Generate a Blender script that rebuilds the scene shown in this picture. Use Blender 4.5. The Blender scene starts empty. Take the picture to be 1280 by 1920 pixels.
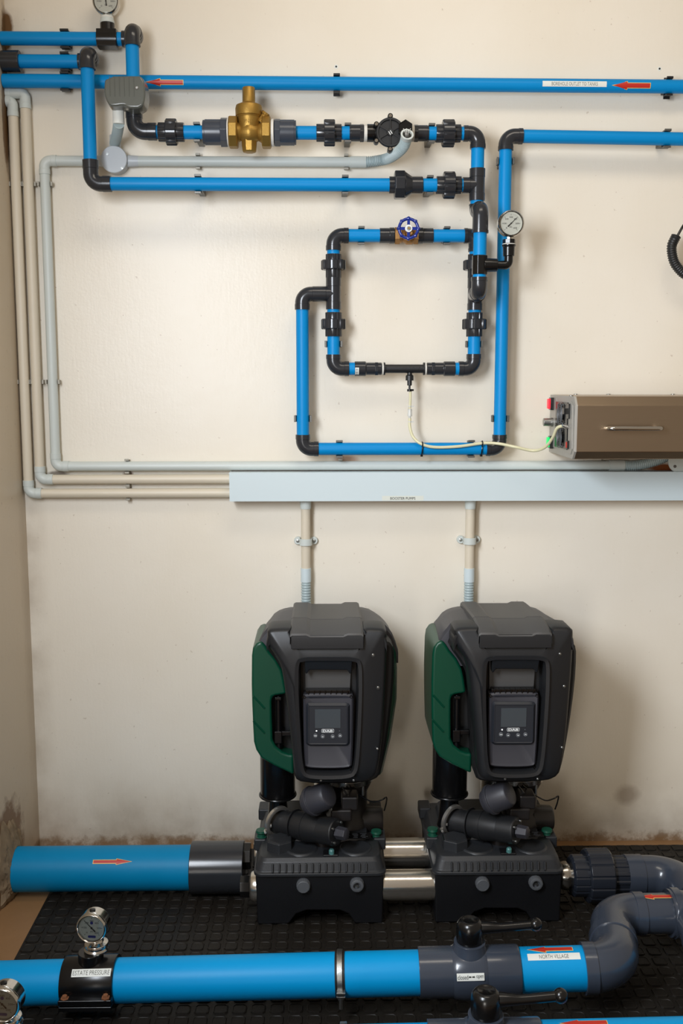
import bpy, bmesh, math, random
from mathutils import Vector, Matrix
random.seed(7)
V = Vector
C = bpy.context.scene.collection
PI = math.pi
# ------------------------------------------------------------------ camera (metres; back wall at y = 0, floor at z = 0)
F = 1870.0
YAW = math.radians(1.1); PITCH = math.radians(7.6)
DIST = 2.63
right = V((math.cos(YAW), -math.sin(YAW), 0))
fwd = V((math.sin(YAW)*math.cos(PITCH), math.cos(YAW)*math.cos(PITCH), -math.sin(PITCH)))
up = right.cross(fwd)
_d = fwd + right*((640-640)/F) + up*((960-1581)/F)
HCAM = -_d.z/_d.y*DIST
CAM = V((0, -DIST, HCAM))
def ray(px, py): return fwd + right*((px-640)/F) + up*((960-py)/F)
def at(px, py, Y):
    d = ray(px, py); return CAM + d*((Y-CAM.y)/d.y)
def atz(px, py, Z):
    d = ray(px, py); return CAM + d*((Z-CAM.z)/d.z)
def m(p, px): return (p-CAM).dot(fwd)/F*px      # px wide at p, in metres

# ------------------------------------------------------------------ materials
def lin(h):
    h = h.lstrip('#'); o = []
    for i in (0, 2, 4):
        c = int(h[i:i+2], 16)/255
        o.append(c/12.92 if c <= .04045 else ((c+.055)/1.055)**2.4)
    return (*o, 1)
def mat(name, col, rough=.4, metal=0, bump=0, bscale=200, var=0, vscale=8, spec=.5, emit=0, coat=0, grain=0):
    mt = bpy.data.materials.new(name); mt.use_nodes = True
    nt = mt.node_tree; b = nt.nodes['Principled BSDF']
    b.inputs['Base Color'].default_value = lin(col)
    b.inputs['Roughness'].default_value = rough; b.inputs['Metallic'].default_value = metal
    b.inputs['Specular IOR Level'].default_value = spec
    b.inputs['Coat Weight'].default_value = coat
    if emit:
        b.inputs['Emission Color'].default_value = lin(col); b.inputs['Emission Strength'].default_value = emit
    tc = nt.nodes.new('ShaderNodeTexCoord')
    if var:
        n = nt.nodes.new('ShaderNodeTexNoise'); n.inputs['Scale'].default_value = vscale; n.inputs['Detail'].default_value = 5
        nt.links.new(tc.outputs['Object'], n.inputs['Vector'])
        r = nt.nodes.new('ShaderNodeMapRange'); r.inputs['To Min'].default_value = 1-var; r.inputs['To Max'].default_value = 1+var
        nt.links.new(n.outputs['Fac'], r.inputs['Value'])
        h = nt.nodes.new('ShaderNodeHueSaturation'); h.inputs['Color'].default_value = lin(col)
        nt.links.new(r.outputs[0], h.inputs['Value']); nt.links.new(h.outputs[0], b.inputs['Base Color'])
    if bump:
        n = nt.nodes.new('ShaderNodeTexNoise'); n.inputs['Scale'].default_value = bscale; n.inputs['Detail'].default_value = 3
        if grain:
            mp = nt.nodes.new('ShaderNodeMapping'); mp.inputs['Scale'].default_value = (.02, 1, 1)
            nt.links.new(tc.outputs['Object'], mp.inputs['Vector']); nt.links.new(mp.outputs[0], n.inputs['Vector'])
        else: nt.links.new(tc.outputs['Object'], n.inputs['Vector'])
        bp = nt.nodes.new('ShaderNodeBump'); bp.inputs['Strength'].default_value = bump; bp.inputs['Distance'].default_value = .001
        nt.links.new(n.outputs['Fac'], bp.inputs['Height']); nt.links.new(bp.outputs[0], b.inputs['Normal'])
    return mt
M = {
 'blue': mat('blue_pvc', '#0088cc', .42, var=.05, vscale=6, spec=.22),
 'blue2': mat('blue_pvc_large', '#0094d2', .42, var=.06, vscale=5, spec=.2),
 'blue3': mat('blue_pvc_faded', '#0082b4', .45, var=.1, vscale=7, spec=.2),
 'blk': mat('dark_pvc', '#2a2c30', .22, var=.1, vscale=30),
 'gry': mat('grey_pvc', '#3c424c', .27, var=.05, vscale=30),
 'big2': mat('dark_slate_pvc', '#22262e', .26, var=.05, vscale=12),
 'big': mat('slate_pvc', '#39404c', .24, var=.05, vscale=12, coat=.2),
 'black': mat('black_plastic', '#0c0c0d', .24),
 'matte': mat('black_matt_plastic', '#1b1c1e', .42, bump=.15, bscale=900),
 'char': mat('charcoal_plastic', '#34343a', .45, bump=.15, bscale=900),
 'lid': mat('grey_lid_plastic', '#474645', .5, bump=.15, bscale=900),
 'dark': mat('dark_inner_plastic', '#0d0d0f', .6),
 'tub': mat('dock_plastic', '#101114', .42, bump=.2, bscale=500, var=.2, vscale=20),
 'docklid': mat('dock_lid_plastic', '#25272a', .45, bump=.25, bscale=400, var=.25, vscale=15),
 'green': mat('green_panel', '#00402c', .36, bump=.1, bscale=800),
 'greencap': mat('green_cap', '#104a38', .4),
 'teal': mat('teal_bolt', '#4b7a78', .4),
 'screen': mat('display_glass', '#3c454b', .12, coat=.6),
 'face': mat('panel_face', '#23262c', .4),
 'btn': mat('button_grey', '#55585c', .45),
 'white': mat('white_print', '#e6e8e6', .5),
 'tape': mat('white_thread_tape', '#dcdad2', .6),
 'rubber': mat('black_rubber', '#1a1611', .55, bump=.5, bscale=260, var=.4, vscale=9, spec=.35),
 'brass': mat('cast_brass', '#a3803c', .42, .72, bump=.35, bscale=500, var=.1, vscale=40),
 'bronze': mat('cast_bronze', '#a07848', .46, .7, bump=.3, bscale=500),
 'chrome': mat('chrome', '#cfccc6', .14, 1),
 'pipess': mat('polished_steel_pipe', '#d2ccc2', .2, .95, bump=.1, bscale=120),
 'ss': mat('stainless', '#b9b5ae', .2, 1, bump=.08, bscale=300),
 'galv': mat('galvanised_steel', '#a8a9a6', .38, 1, bump=.3, bscale=200),
 'case': mat('brushed_steel', '#a6947f', .36, 1, bump=.15, bscale=900, grain=1),
 'plate': mat('steel_side_plate', '#aeaba4', .45, .4),
 'cond': mat('grey_conduit', '#c9d0cc', .42, var=.03, vscale=8),
 'cream': mat('cream_conduit', '#d6ccb8', .45, var=.04, vscale=8),
 'corr': mat('grey_corrugated_hose', '#a9b9bb', .42),
 'duct': mat('pale_trunking', '#ccdade', .4, var=.02, vscale=4),
 'rim': mat('trunking_edge', '#8a6f66', .6),
 'box': mat('grey_box_plastic', '#5c5f59', .25, coat=.3),
 'jbox': mat('junction_box_plastic', '#c4c9cc', .38),
 'clip': mat('black_clip', '#141416', .4),
 'clipg': mat('grey_steel_clip', '#6b6a66', .42, .7),
 'clipt': mat('dull_conduit_clip', '#a09c90', .5, .3),
 'dial': mat('dial_white', '#c9c8ba', .5),
 'dialg': mat('dial_greenish', '#a9b2ac', .5),
 'ink': mat('black_ink', '#1c1c1a', .5),
 'clampm': mat('bright_steel', '#c9c6c0', .36, .92),
 'ink2': mat('label_ink', '#6c6c66', .5),
 'navy': mat('blue_ink', '#28307a', .5),
 'sticker': mat('label_sticker', '#e3e6e0', .45),
 'strip': mat('label_strip', '#d8ddd4', .45),
 'red': mat('red_sticker', '#c02a1c', .42),
 'yel': mat('yellow_outline', '#e0c070', .45),
 'wheel': mat('blue_enamel', '#0c2a86', .25, coat=.5),
 'tube': mat('milky_tube', '#d8d3ae', .35),
 'clear': mat('translucent_valve', '#cfd0ca', .3),
 'redsw': mat('red_lens', '#e02030', .3, emit=1.1),
 'grnsw': mat('green_lens', '#10c060', .3, emit=.9),
 'led': mat('white_led', '#ffffff', .4, emit=1.5),
 'motor': mat('brown_black_plastic', '#1d1917', .38),
 'rust': mat('rusty_bolt', '#8a5a3c', .7, .3),
}
def glass():
    mt = bpy.data.materials.new('gauge_glass'); mt.use_nodes = True; nt = mt.node_tree
    nt.nodes.clear(); o = nt.nodes.new('ShaderNodeOutputMaterial'); mx = nt.nodes.new('ShaderNodeMixShader')
    t = nt.nodes.new('ShaderNodeBsdfTransparent'); g = nt.nodes.new('ShaderNodeBsdfGlossy'); g.inputs['Roughness'].default_value = .05
    f = nt.nodes.new('ShaderNodeFresnel'); f.inputs['IOR'].default_value = 1.5
    nt.links.new(f.outputs[0], mx.inputs[0]); nt.links.new(t.outputs[0], mx.inputs[1]); nt.links.new(g.outputs[0], mx.inputs[2])
    nt.links.new(mx.outputs[0], o.inputs[0]); return mt
M['glass'] = glass()

# ------------------------------------------------------------------ object helpers
def tag(o, label=None, cat=None, group=None, kind=None):
    if label: o['label'] = label
    if cat: o['category'] = cat
    if group: o['group'] = group
    if kind: o['kind'] = kind
    return o
def empty(name, loc, label, cat, group=None):
    o = bpy.data.objects.new(name, None); C.objects.link(o); o.location = loc; o.empty_display_size = .05
    return tag(o, label, cat, group)
def wloc(o):
    p = V((0, 0, 0))
    while o is not None: p = p + o.location; o = o.parent
    return p
class MB:
    def __init__(s): s.v = []; s.f = []
    def add(s, vs, fs):
        n = len(s.v); s.v += [V(p) for p in vs]; s.f += [[i+n for i in f] for f in fs]; return s
    def build(s, name, mt, parent=None, bev=0, ang=32, seg=2, label=None):
        me = bpy.data.meshes.new(name)
        if parent is None:
            lo = V([min(p[i] for p in s.v) for i in range(3)]); hi = V([max(p[i] for p in s.v) for i in range(3)])
            org = V(((lo.x+hi.x)/2, (lo.y+hi.y)/2, lo.z))
        else: org = wloc(parent)
        me.from_pydata([p-org for p in s.v], [], s.f)
        bm = bmesh.new(); bm.from_mesh(me)
        bmesh.ops.recalc_face_normals(bm, faces=bm.faces)
        for f in bm.faces: f.smooth = True
        for e in bm.edges:
            if len(e.link_faces) == 2 and e.calc_face_angle(0) > math.radians(ang): e.smooth = False
        bm.to_mesh(me); bm.free()
        me.materials.append(mt if not isinstance(mt, str) else M[mt])
        o = bpy.data.objects.new(name, me); C.objects.link(o)
        if parent is None: o.location = org
        else: o.parent = parent
        if bev:
            b = o.modifiers.new('bevel', 'BEVEL'); b.width = bev; b.segments = seg; b.limit_method = 'ANGLE'; b.angle_limit = math.radians(ang)
            b.harden_normals = True; b.use_clamp_overlap = True
        if label: o['label'] = label
        return o
def frame(ax):
    ax = ax.normalized(); f = V((0, -1, 0)); f = f - ax*f.dot(ax)
    if f.length < .2: f = V((0, 0, 1)); f = f - ax*f.dot(ax)
    f.normalize(); return ax, f, f.cross(ax)
def lathe(mb, P, ax, prof, seg=32, rf=None, caps=True, phase=0):
    ax, f, u = frame(V(ax)); P = V(P); vs = []; fs = []
    for k, (s_, r) in enumerate(prof):
        for j in range(seg):
            th = 2*PI*(j+phase)/seg; q = r*(rf(th, k) if rf else 1)
            vs.append(P+ax*s_+(f*math.cos(th)+u*math.sin(th))*max(q, 1e-5))
    for k in range(len(prof)-1):
        for j in range(seg):
            a = k*seg+j; b = k*seg+(j+1) % seg; fs.append([a, b, b+seg, a+seg])
    if caps:
        fs.append(list(range(seg))[::-1]); fs.append([(len(prof)-1)*seg+j for j in range(seg)])
    return mb.add(vs, fs)
def sweep(mb, pts, radii, seg=24, caps=True, closed=False):
    pts = [V(p) for p in pts]; n = len(pts)
    if not isinstance(radii, (list, tuple)): radii = [radii]*n
    tang = []
    for i in range(n):
        if closed: t = pts[(i+1) % n]-pts[i-1]
        else: t = pts[min(i+1, n-1)]-pts[max(i-1, 0)]
        tang.append(t.normalized())
    _, f, u = frame(tang[0]); vs = []; fs = []
    for i in range(n):
        f = (f-tang[i]*f.dot(tang[i])).normalized(); u = f.cross(tang[i])
        for j in range(seg):
            th = 2*PI*j/seg; vs.append(pts[i]+(f*math.cos(th)+u*math.sin(th))*radii[i])
    for k in range(n if closed else n-1):
        for j in range(seg):
            a = k*seg+j; b = k*seg+(j+1) % seg; c = ((k+1) % n)*seg
            fs.append([a, b, c+(j+1) % seg, c+j])
    if caps and not closed:
        fs.append(list(range(seg))[::-1]); fs.append([(n-1)*seg+j for j in range(seg)])
    return mb.add(vs, fs)
def box(mb, c, s, R=None):
    c = V(c); vs = []
    for x in (-.5, .5):
        for y in (-.5, .5):
            for z in (-.5, .5):
                p = V((x*s[0], y*s[1], z*s[2])); vs.append(c+(R @ p if R else p))
    return mb.add(vs, [[0, 1, 3, 2], [4, 6, 7, 5], [0, 4, 5, 1], [2, 3, 7, 6], [0, 2, 6, 4], [1, 5, 7, 3]])
def loops(mb, ls, cap0=True, cap1=True):
    n = len(ls[0]); vs = [p for l in ls for p in l]; fs = []
    for k in range(len(ls)-1):
        for j in range(n):
            a = k*n+j; b = k*n+(j+1) % n; fs.append([a, b, b+n, a+n])
    if cap0: fs.append(list(range(n))[::-1])
    if cap1: fs.append([(len(ls)-1)*n+j for j in range(n)])
    return mb.add(vs, fs)
def prism(mb, poly, a, b):            # poly in (x,z), extruded from y=a to y=b
    return loops(mb, [[V((x, a, z)) for x, z in poly], [V((x, b, z)) for x, z in poly]])
def resample(l, N):
    l = list(l); L = [0]
    for i in range(len(l)): L.append(L[-1]+(V(l[(i+1) % len(l)])-V(l[i])).length)
    out = []; i = 0
    for k in range(N):
        s_ = L[-1]*k/N
        while L[i+1] < s_: i += 1
        t = (s_-L[i])/max(L[i+1]-L[i], 1e-9); out.append(tuple(V(l[i]).lerp(V(l[(i+1) % len(l)]), t)))
    return out
def chaikin(l, k=2):
    for _ in range(k):
        o = []
        for i in range(len(l)):
            a = V(l[i]); b = V(l[(i+1) % len(l)]); o += [tuple(a.lerp(b, .25)), tuple(a.lerp(b, .75))]
        l = o
    return l
def rrect(x0, z0, x1, z1, r, n=5):
    o = []
    for cx, cz, a0 in ((x1-r, z1-r, 0), (x0+r, z1-r, 90), (x0+r, z0+r, 180), (x1-r, z0+r, 270)):
        for i in range(n+1):
            a = math.radians(a0+90*i/n); o.append((cx+r*math.cos(a), cz+r*math.sin(a)))
    return o
def inset(l, d):
    n = len(l); c = V((0, 0)); o = []
    A = sum(l[i][0]*l[(i+1) % n][1]-l[(i+1) % n][0]*l[i][1] for i in range(n)); sg = 1 if A > 0 else -1
    for i in range(n):
        t = (V(l[(i+1) % n])-V(l[i-1]))
        if t.length < 1e-9: o.append(l[i]); continue
        t.normalize(); nrm = V((-t.y, t.x))*sg; o.append(tuple(V(l[i])+nrm*d))
    return o
def spline(pts, n=12):
    P = [V(p) for p in pts]; P = [P[0]*2-P[1]]+P+[P[-1]*2-P[-2]]; o = []
    for i in range(1, len(P)-2):
        for k in range(n):
            t = k/n; a, b, c, d = P[i-1:i+3]
            o.append(.5*((2*b)+(c-a)*t+(2*a-5*b+4*c-d)*t*t+(3*b-a-3*c+d)*t**3))
    o.append(P[-2]); return o
def arc(Cn, d1, l1, d2, l2, R, n=12):
    """polyline leaving corner Cn along d1 and d2, rounded with radius R"""
    Cn = V(Cn); d1 = V(d1).normalized(); d2 = V(d2).normalized()
    p = [Cn+d1*l1]
    ctr = Cn+(d1+d2)*R
    for i in range(n+1):
        a = PI/2*i/n; p.append(ctr-d2*R*math.cos(a)-d1*R*math.sin(a))
    p.append(Cn+d2*l2); return p
# text
_tc = {}
def textmesh(s_, bold=False):
    if (s_, bold) in _tc: return _tc[(s_, bold)]
    cu = bpy.data.curves.new('t', 'FONT'); cu.body = s_; cu.size = 1; cu.resolution_u = 3
    if bold: cu.offset = .03
    o = bpy.data.objects.new('t', cu); C.objects.link(o)
    dg = bpy.context.evaluated_depsgraph_get(); me = o.evaluated_get(dg).to_mesh()
    vs = [(v.co.x, v.co.y) for v in me.vertices]; fs = [list(p.vertices) for p in me.polygons]
    bpy.data.objects.remove(o); bpy.data.curves.remove(cu)
    x0 = min(v[0] for v in vs); x1 = max(v[0] for v in vs); y0 = min(v[1] for v in vs); y1 = max(v[1] for v in vs)
    vs = [((x-(x0+x1)/2)/(x1-x0), (y-(y0+y1)/2)/(y1-y0)) for x, y in vs]
    _tc[(s_, bold)] = (vs, fs); return vs, fs
def text(mb, s_, w, h, fn, bold=False):
    vs, fs = textmesh(s_, bold); return mb.add([fn(x*w, y*h) for x, y in vs], fs)
def cylmap(P, ax, r, s0, th0, lift=.0006):
    ax, f, u = frame(V(ax)); P = V(P)
    def fn(s_, t, e=0):
        th = th0+t/r; return P+ax*(s0+s_)+(f*math.cos(th)+u*math.sin(th))*(r+lift+e)
    return fn
def planemap(P, e, u, n, lift=0):
    P, e, u, n = V(P), V(e), V(u), V(n)
    return lambda s_, t, l=0: P+e*s_+u*t+n*(lift+l)
def sheet(mb, w, h, fn, n=8):
    vs = []; fs = []
    for i in range(n+1):
        for x in (-w/2, w/2): vs.append(fn(x, h*(i/n-.5)))
    for i in range(n): fs.append([2*i, 2*i+1, 2*i+3, 2*i+2])
    return mb.add(vs, fs)
def arrowmesh(mb, L, H, fn, g=0, left=True, n=6):
    k = -1 if left else 1; head = .38
    cols = [(-.5*L-g, .27*H+g), (-.5*L+L*(1-head), .27*H+g), (-.5*L+L*(1-head)-g*.8, .5*H+g), (.5*L+g*2.2, .0001)]
    vs = []; fs = []
    for s_, h in cols:
        for i in range(n+1): vs.append(fn(k*s_, h*(2*i/n-1)))
    for c in range(len(cols)-1):
        for i in range(n):
            a = c*(n+1)+i; fs.append([a, a+1, a+n+2, a+n+1])
    return mb.add(vs, fs)
def sticker_arrow(parent, L, H, fnl, left=True):
    b = arrowmesh(MB(), L, H, fnl(.0005), .0016*L/.09, left).build('arrow_sticker', 'yel', parent, label='red flow arrow with a yellow outline pointing '+('left' if left else 'right'))
    arrowmesh(MB(), L, H, fnl(.0009), 0, left).build('arrow_face', 'red', b)
def sticker_label(parent, w, h, s_, tw, th_, fnl, mt='sticker', ink='ink2', bold=False):
    b = sheet(MB(), w, h, fnl(.0005)).build('label_sticker', mt, parent, label='white label sticker reading '+s_)
    text(MB(), s_, tw, th_, fnl(.0009), bold).build('lettering', ink, b)
# ------------------------------------------------------------------ plumbing kit
R32 = .0160
YW, YF, YL = -.040, -.105, -.062        # pipe centre planes: on the wall, forward run, ozone loop
G_P = 'small blue pipes on the wall'; G_E = 'dark elbows of the wall pipework'; G_U = 'union couplings of the wall pipework'
G_C = 'pipe clips on the wall'; G_K = 'conduits on the wall'
def P2(x, y, Y): return at(x, y, Y)
def lev(a, b, horizontal=True):
    """make a run exactly level or plumb"""
    if horizontal: z = (a.z+b.z)/2; return V((a.x, a.y, z)), V((b.x, b.y, z))
    x = (a.x+b.x)/2; return V((x, a.y, a.z)), V((x, b.y, b.z))
def pipe(a, b, r, label=None, mt='blue', name='blue_pipe', cat='pipe', group=G_P, parent=None, wall=.003):
    d = (b-a); L = d.length; mb = MB()
    prof = [(0, r-wall), (0, r), (L, r), (L, r-wall)]
    lathe(mb, a, d, prof, 40)
    o = mb.build(name, mt, parent, bev=.0006)
    if parent is None: tag(o, label, cat, group)
    return o
def elbow(Cn, d1, l1, d2, l2, r, label, group=G_E, mt='blk', rs=None, R=None, name='pipe_elbow', sock=None, parent=None):
    rs = rs or r*1.2; R = R or rs*1.02; sock = sock or min(l1, l2)-R; rb = rs*.95
    path = arc(Cn, d1, l1, d2, l2, R, 14); d1 = V(d1).normalized(); d2 = V(d2).normalized(); Cn = V(Cn)
    pts = [Cn+d1*(l1+.0002), Cn+d1*l1, Cn+d1*(l1-sock*.8), Cn+d1*(l1-sock*.8-.0006)]
    rad = [rs*.86, rs, rs, rb]
    pts += path[1:-1]; rad += [rb]*(len(path)-2)
    pts += [Cn+d2*(l2-sock*.8-.0006), Cn+d2*(l2-sock*.8), Cn+d2*l2, Cn+d2*(l2+.0002)]; rad += [rb, rs, rs, rs*.86]
    o = sweep(MB(), pts, rad, 36).build(name, mt, parent, ang=40)
    if parent is None: tag(o, label, 'elbow', group)
    return o
def ribs(n, depth, duty=.55):
    def f(th, k):
        t = (th*n/(2*PI)) % 1
        return 1 if t < duty else 1-depth
    return f
def union(a, b, n0, n1, rb, rn, label, mt='blk', group=G_U, nr=10, stubs=()):
    """a, b ends; n0..n1 nut position as fractions"""
    d = b-a; L = d.length; u = d.normalized()
    root = empty('pipe_union', (a+b)/2, label, 'union', group)
    k0, k1 = L*n0, L*n1; c = .0012
    lathe(MB(), a, d, [(0, rb*.84), (0, rb*.97), (c, rb), (k0+.004, rb), (k0+.004, rb*.8)], 96, ribs(12, .07, .5)).build('union_body', mt, root)
    lathe(MB(), a, d, [(k1-.004, rb*.8), (k1-.004, rb), (L-c, rb), (L, rb*.97), (L, rb*.84)], 96, ribs(12, .07, .5)).build('union_body', mt, root)
    lathe(MB(), a, d, [(k0, rb*.9), (k0, rn*.94), (k0+.002, rn), (k1-.002, rn), (k1, rn*.94), (k1, rb*.9)], nr*8, ribs(nr, .09, .62)).build('union_nut', mt, root)
    for p, q in stubs: pipe(p, q, R32, parent=root, name='pipe_stub')
    return root
def prof_thing(P, ax, prof, name, label, cat, mt, group=None, parent=None, seg=40, rf=None, bev=.0005, ang=32, plabel=None):
    o = lathe(MB(), P, ax, prof, seg, rf).build(name, mt, parent, bev=bev, ang=ang, label=plabel)
    if parent is None: tag(o, label, cat, group)
    return o
def tee(Cn, ax, la, lb, br, lbr, r, label, mt='blk', rs=None, group='tees of the wall pipework'):
    rs = rs or r*1.2; Cn = V(Cn); ax = V(ax).normalized(); br = V(br).normalized(); rb = rs*.95
    mb = MB(); c = .0006; s_ = rs*1.0
    lathe(mb, Cn-ax*la, ax, [(0, rs*.86), (0, rs), (la-s_, rs), (la-s_+c, rb), (la+s_-c, rb), (la+s_, rs), (la+lb, rs), (la+lb, rs*.86)], 40)
    lathe(mb, Cn, br, [(0, rb), (s_-c, rb), (s_, rs), (lbr, rs), (lbr, rs*.86)], 40)
    o = mb.build('pipe_tee', mt); return tag(o, label, 'tee', group)
def clip(p, along, r, label, mt='clip', w=.017, wallY=0, group=G_C, arm=1.0, name='pipe_clip', grow=1.0):
    """stand-off clip behind the pipe centre p; jaws show on both sides of the pipe"""
    p = V(p); al = V(along); pr = V((0, 0, 1)) if abs(al.x) > .5 else V((1, 0, 0)); mb = MB()
    def bx(c, sa, sp, sy):
        s_ = al*sa+pr*sp+V((0, sy, 0)); box(mb, c, (abs(s_.x), abs(s_.y), abs(s_.z)))
    rr = r+.0012
    by = -(abs(p.y)-rr)
    if wallY-by > .004: bx(V((p.x, (wallY+by)/2, p.z)), w*.9, rr*1.2, wallY-by)
    bx(V((p.x, by-.001, p.z)), w, (rr+.003)*2*grow, .003)
    for s_ in (-1, 1):
        bx(V((p.x, (by+p.y-arm*r*.55)/2, p.z))+pr*(rr+.0018)*s_, w, .0034, abs(by-(p.y-arm*r*.55)))
        bx(V((p.x, p.y-arm*r*.55, p.z))+pr*(rr+.0030)*s_, w, .005, .0035)
    o = mb.build(name, mt, bev=.0006); return tag(o, label, 'pipe clip', group)

X, Z, Yv = V((1, 0, 0)), V((0, 0, 1)), V((0, 1, 0))
FR = V((0, -1, 0))
CORNER = (at(75, 1590, 0).x + at(47, 930, 0).x)/2
XL = CORNER+.001
XR = at(1280, 700, 0).x+.35
# ---------- 1. borehole line on the wall
a, b = at(3, 151.5, YW), at(1275, 162.5, YW); a = V((XL, YW, a.z)); b = V((XR, YW, b.z+(XR-b.x)*(b.z-a.z)/(b.x-a.x)))
dB = (b-a).normalized(); rB = .0163
bore = pipe(a, b, rB, 'long top blue pipe marked borehole outlet to tanks, running right across the wall')
def borefn(px, py):
    s0 = (at(px, 158, YW-rB)-a).dot(dB)
    ap = a+dB*s0; q = at(px, py, YW-rB*.9); th = math.asin(max(-1, min(1, (q.z-ap.z)/rB)))
    return lambda lift: cylmap(a, dB, rB, s0, th, lift)
k = m(at(1077, 158, YW), 1)
sticker_label(bore, 120*k, 10*k, 'BOREHOLE OUTLET TO TANKS', 86*k, 6*k, borefn(1077, 157.5))
sticker_arrow(bore, 69*k, 14*k, borefn(1184, 160.5))
sticker_arrow(bore, 68*k, 12*k, borefn(308, 154.5))
# ---------- 2. top-left feed (A) and second feed (B)
pa, pb = at(3, 70.5, YW), at(183, 74.5, YW); pa = V((XL, YW, (pa.z+pb.z)/2)); zA = pa.z
xA = at(257, 75, YW).x
xs0, xs1 = at(183, 75, YW).x, at(221, 75, YW).x
pipe(pa, V((xs0+.01, YW, zA)), R32, 'topmost blue pipe from the left corner to the gauge saddle')
pipe(V((xs1-.01, YW, zA)), V((xA-.035, YW, zA)), R32, 'short blue stub between the top gauge saddle and its dark elbow')
elbow(V((xA, YW, zA)), -X, .036, FR, .034, R32, 'dark elbow on the wall ending the topmost blue pipe, turning outwards')
zA2 = zA
elbow(V((xA, YF-.004, zA2)), -FR, .029, -Z, .038, R32, 'shiny round dark elbow above the grey box, turning down', rs=.0198)
zend = at(250, 150, YF).z
pipe(V((xA, YF-.004, zA2-.036)), V((xA, YF-.004, at(250, 205, YF).z)), R32, 'short vertical blue pipe dropping behind the grey switch box')
# saddle with gauge
sd = empty('saddle_clamp', V(((xs0+xs1)/2, YW, zA)), 'black saddle clamp on the topmost blue pipe, carrying the gauge at the top edge', 'saddle clamp', 'black gauge saddles')
sx = (xs0+xs1)/2; w = (xs1-xs0)
b_ = MB(); lathe(b_, V((xs0, YW, zA)), X, [(0, .017), (0, .0215), (w, .0215), (w, .017)], 40); box(b_, V((sx, YW-.004, zA-.016)), (w*.96, .034, .012)); box(b_, V((sx, YW-.004, zA+.013)), (w*.98, .03, .012))
b_.build('saddle_body', 'black', sd, bev=.001)
lathe(MB(), V((sx, YW, zA+.018)), Z, [(0, .0175), (.018, .0175), (.018, .015)], 32).build('saddle_neck', 'black', sd, bev=.001)
zt = zA+.036
def gauge(ctr, nrm, upv, Rg, label, thick=.03, dialm='dial', val=0, stemlen=.02, style=0, stemr=.006, group='round pressure gauges'):
    ctr = V(ctr); nrm = V(nrm).normalized(); e = nrm.cross(V(upv)).normalized()*-1; u = nrm.cross(e)
    if u.dot(V(upv)) < 0: u = -u
    root = empty('pressure_gauge', ctr, label, 'gauge', group)
    lathe(MB(), ctr-nrm*thick, nrm, [(0, Rg*.9), (.002, Rg*.96), (thick*.7, Rg*.96), (thick*.72, Rg), (thick-.005, Rg), (thick-.006, Rg*.8)], 56).build('gauge_case', 'chrome', root, bev=.0006)
    ring = MB(); ax, f, uu = frame(nrm); n = 56; pr_ = [(Rg*.84, -.004), (Rg*.86, .002), (Rg*.92, .004), (Rg*.99, .002), (Rg*1.0, -.004)]; vs = []; fs = []
    for (r_, h_) in pr_:
        for j in range(n): th = 2*PI*j/n; vs.append(ctr+nrm*h_+(f*math.cos(th)+uu*math.sin(th))*r_)
    for q in range(len(pr_)-1):
        for j in range(n): fs.append([q*n+j, q*n+(j+1) % n, (q+1)*n+(j+1) % n, (q+1)*n+j])
    ring.add(vs, fs).build('bezel', 'chrome', root, ang=60)
    dl = lathe(MB(), ctr-nrm*.004, nrm, [(0, Rg*.85), (.001, Rg*.85)], 56).build('dial', dialm, root)
    pm = lambda l=0: planemap(ctr-nrm*.003, e, u, nrm, .0004+l)
    tk = MB(); fn = pm()
    for i in range(31):
        t = math.radians(225-270*i/30); big = i % 5 == 0; r0 = Rg*(.60 if big else .67); r1 = Rg*.72; w_ = Rg*(.012 if big else .006)
        c_, s_ = math.cos(t), math.sin(t)
        tk.add([fn(c_*r0-s_*w_, s_*r0+c_*w_), fn(c_*r0+s_*w_, s_*r0-c_*w_), fn(c_*r1+s_*w_, s_*r1-c_*w_), fn(c_*r1-s_*w_, s_*r1+c_*w_)], [[0, 1, 2, 3]])
    nums = ['0', '100', '200', '300', '400', '500', '600'] if style == 0 else ['0', '100', '200', '300', '400', '500', '600']
    for i, s_ in enumerate(nums):
        t = math.radians(225-270*i/6); q = Rg*.47
        text(tk, s_, Rg*.06*len(s_)*1.5, Rg*.12, lambda x, y, t=t, q=q: fn(x+math.cos(t)*q, y+math.sin(t)*q))
    text(tk, 'kPa', Rg*.2, Rg*.11, lambda x, y: fn(x, y-Rg*.26))
    tk.build('markings', 'ink', dl)
    if style == 1:
        lg = MB(); lathe(lg, ctr-nrm*.0028+u*Rg*.33, nrm, [(0, Rg*.1), (.0004, Rg*.1)], 24)
        loops(lg, [[fn(x, y, 0) for x, y in rrect(-Rg*.26, -Rg*.68, Rg*.26, -Rg*.52, Rg*.07)], [fn(x, y, .0004) for x, y in rrect(-Rg*.26, -Rg*.68, Rg*.26, -Rg*.52, Rg*.07)]])
        lg.build('blue_mark', 'navy', dl)
    t = math.radians(val); nd = MB(); g2 = pm(.0012); c_, s_ = math.cos(t), math.sin(t)
    pts = [(-.34, .045), (-.30, .05), (0, .03), (.68, .008), (.68, -.008), (0, -.03), (-.30, -.05), (-.34, -.045)]
    nd.add([g2((x*c_-y*s_)*Rg, (x*s_+y*c_)*Rg) for x, y in pts], [list(range(8))]); lathe(nd, ctr-nrm*.0018, nrm, [(0, Rg*.06), (.0012, Rg*.06)], 16)
    nd.build('needle', 'ink', root)
    lathe(MB(), ctr+nrm*.0004, nrm, [(0, Rg*.86), (.0006, Rg*.86)], 48).build('glass', 'glass', root)
    return root
kp = m(at(204, 10, YW), 1)
gc = at(204, 1.4, YW-.012)
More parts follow.
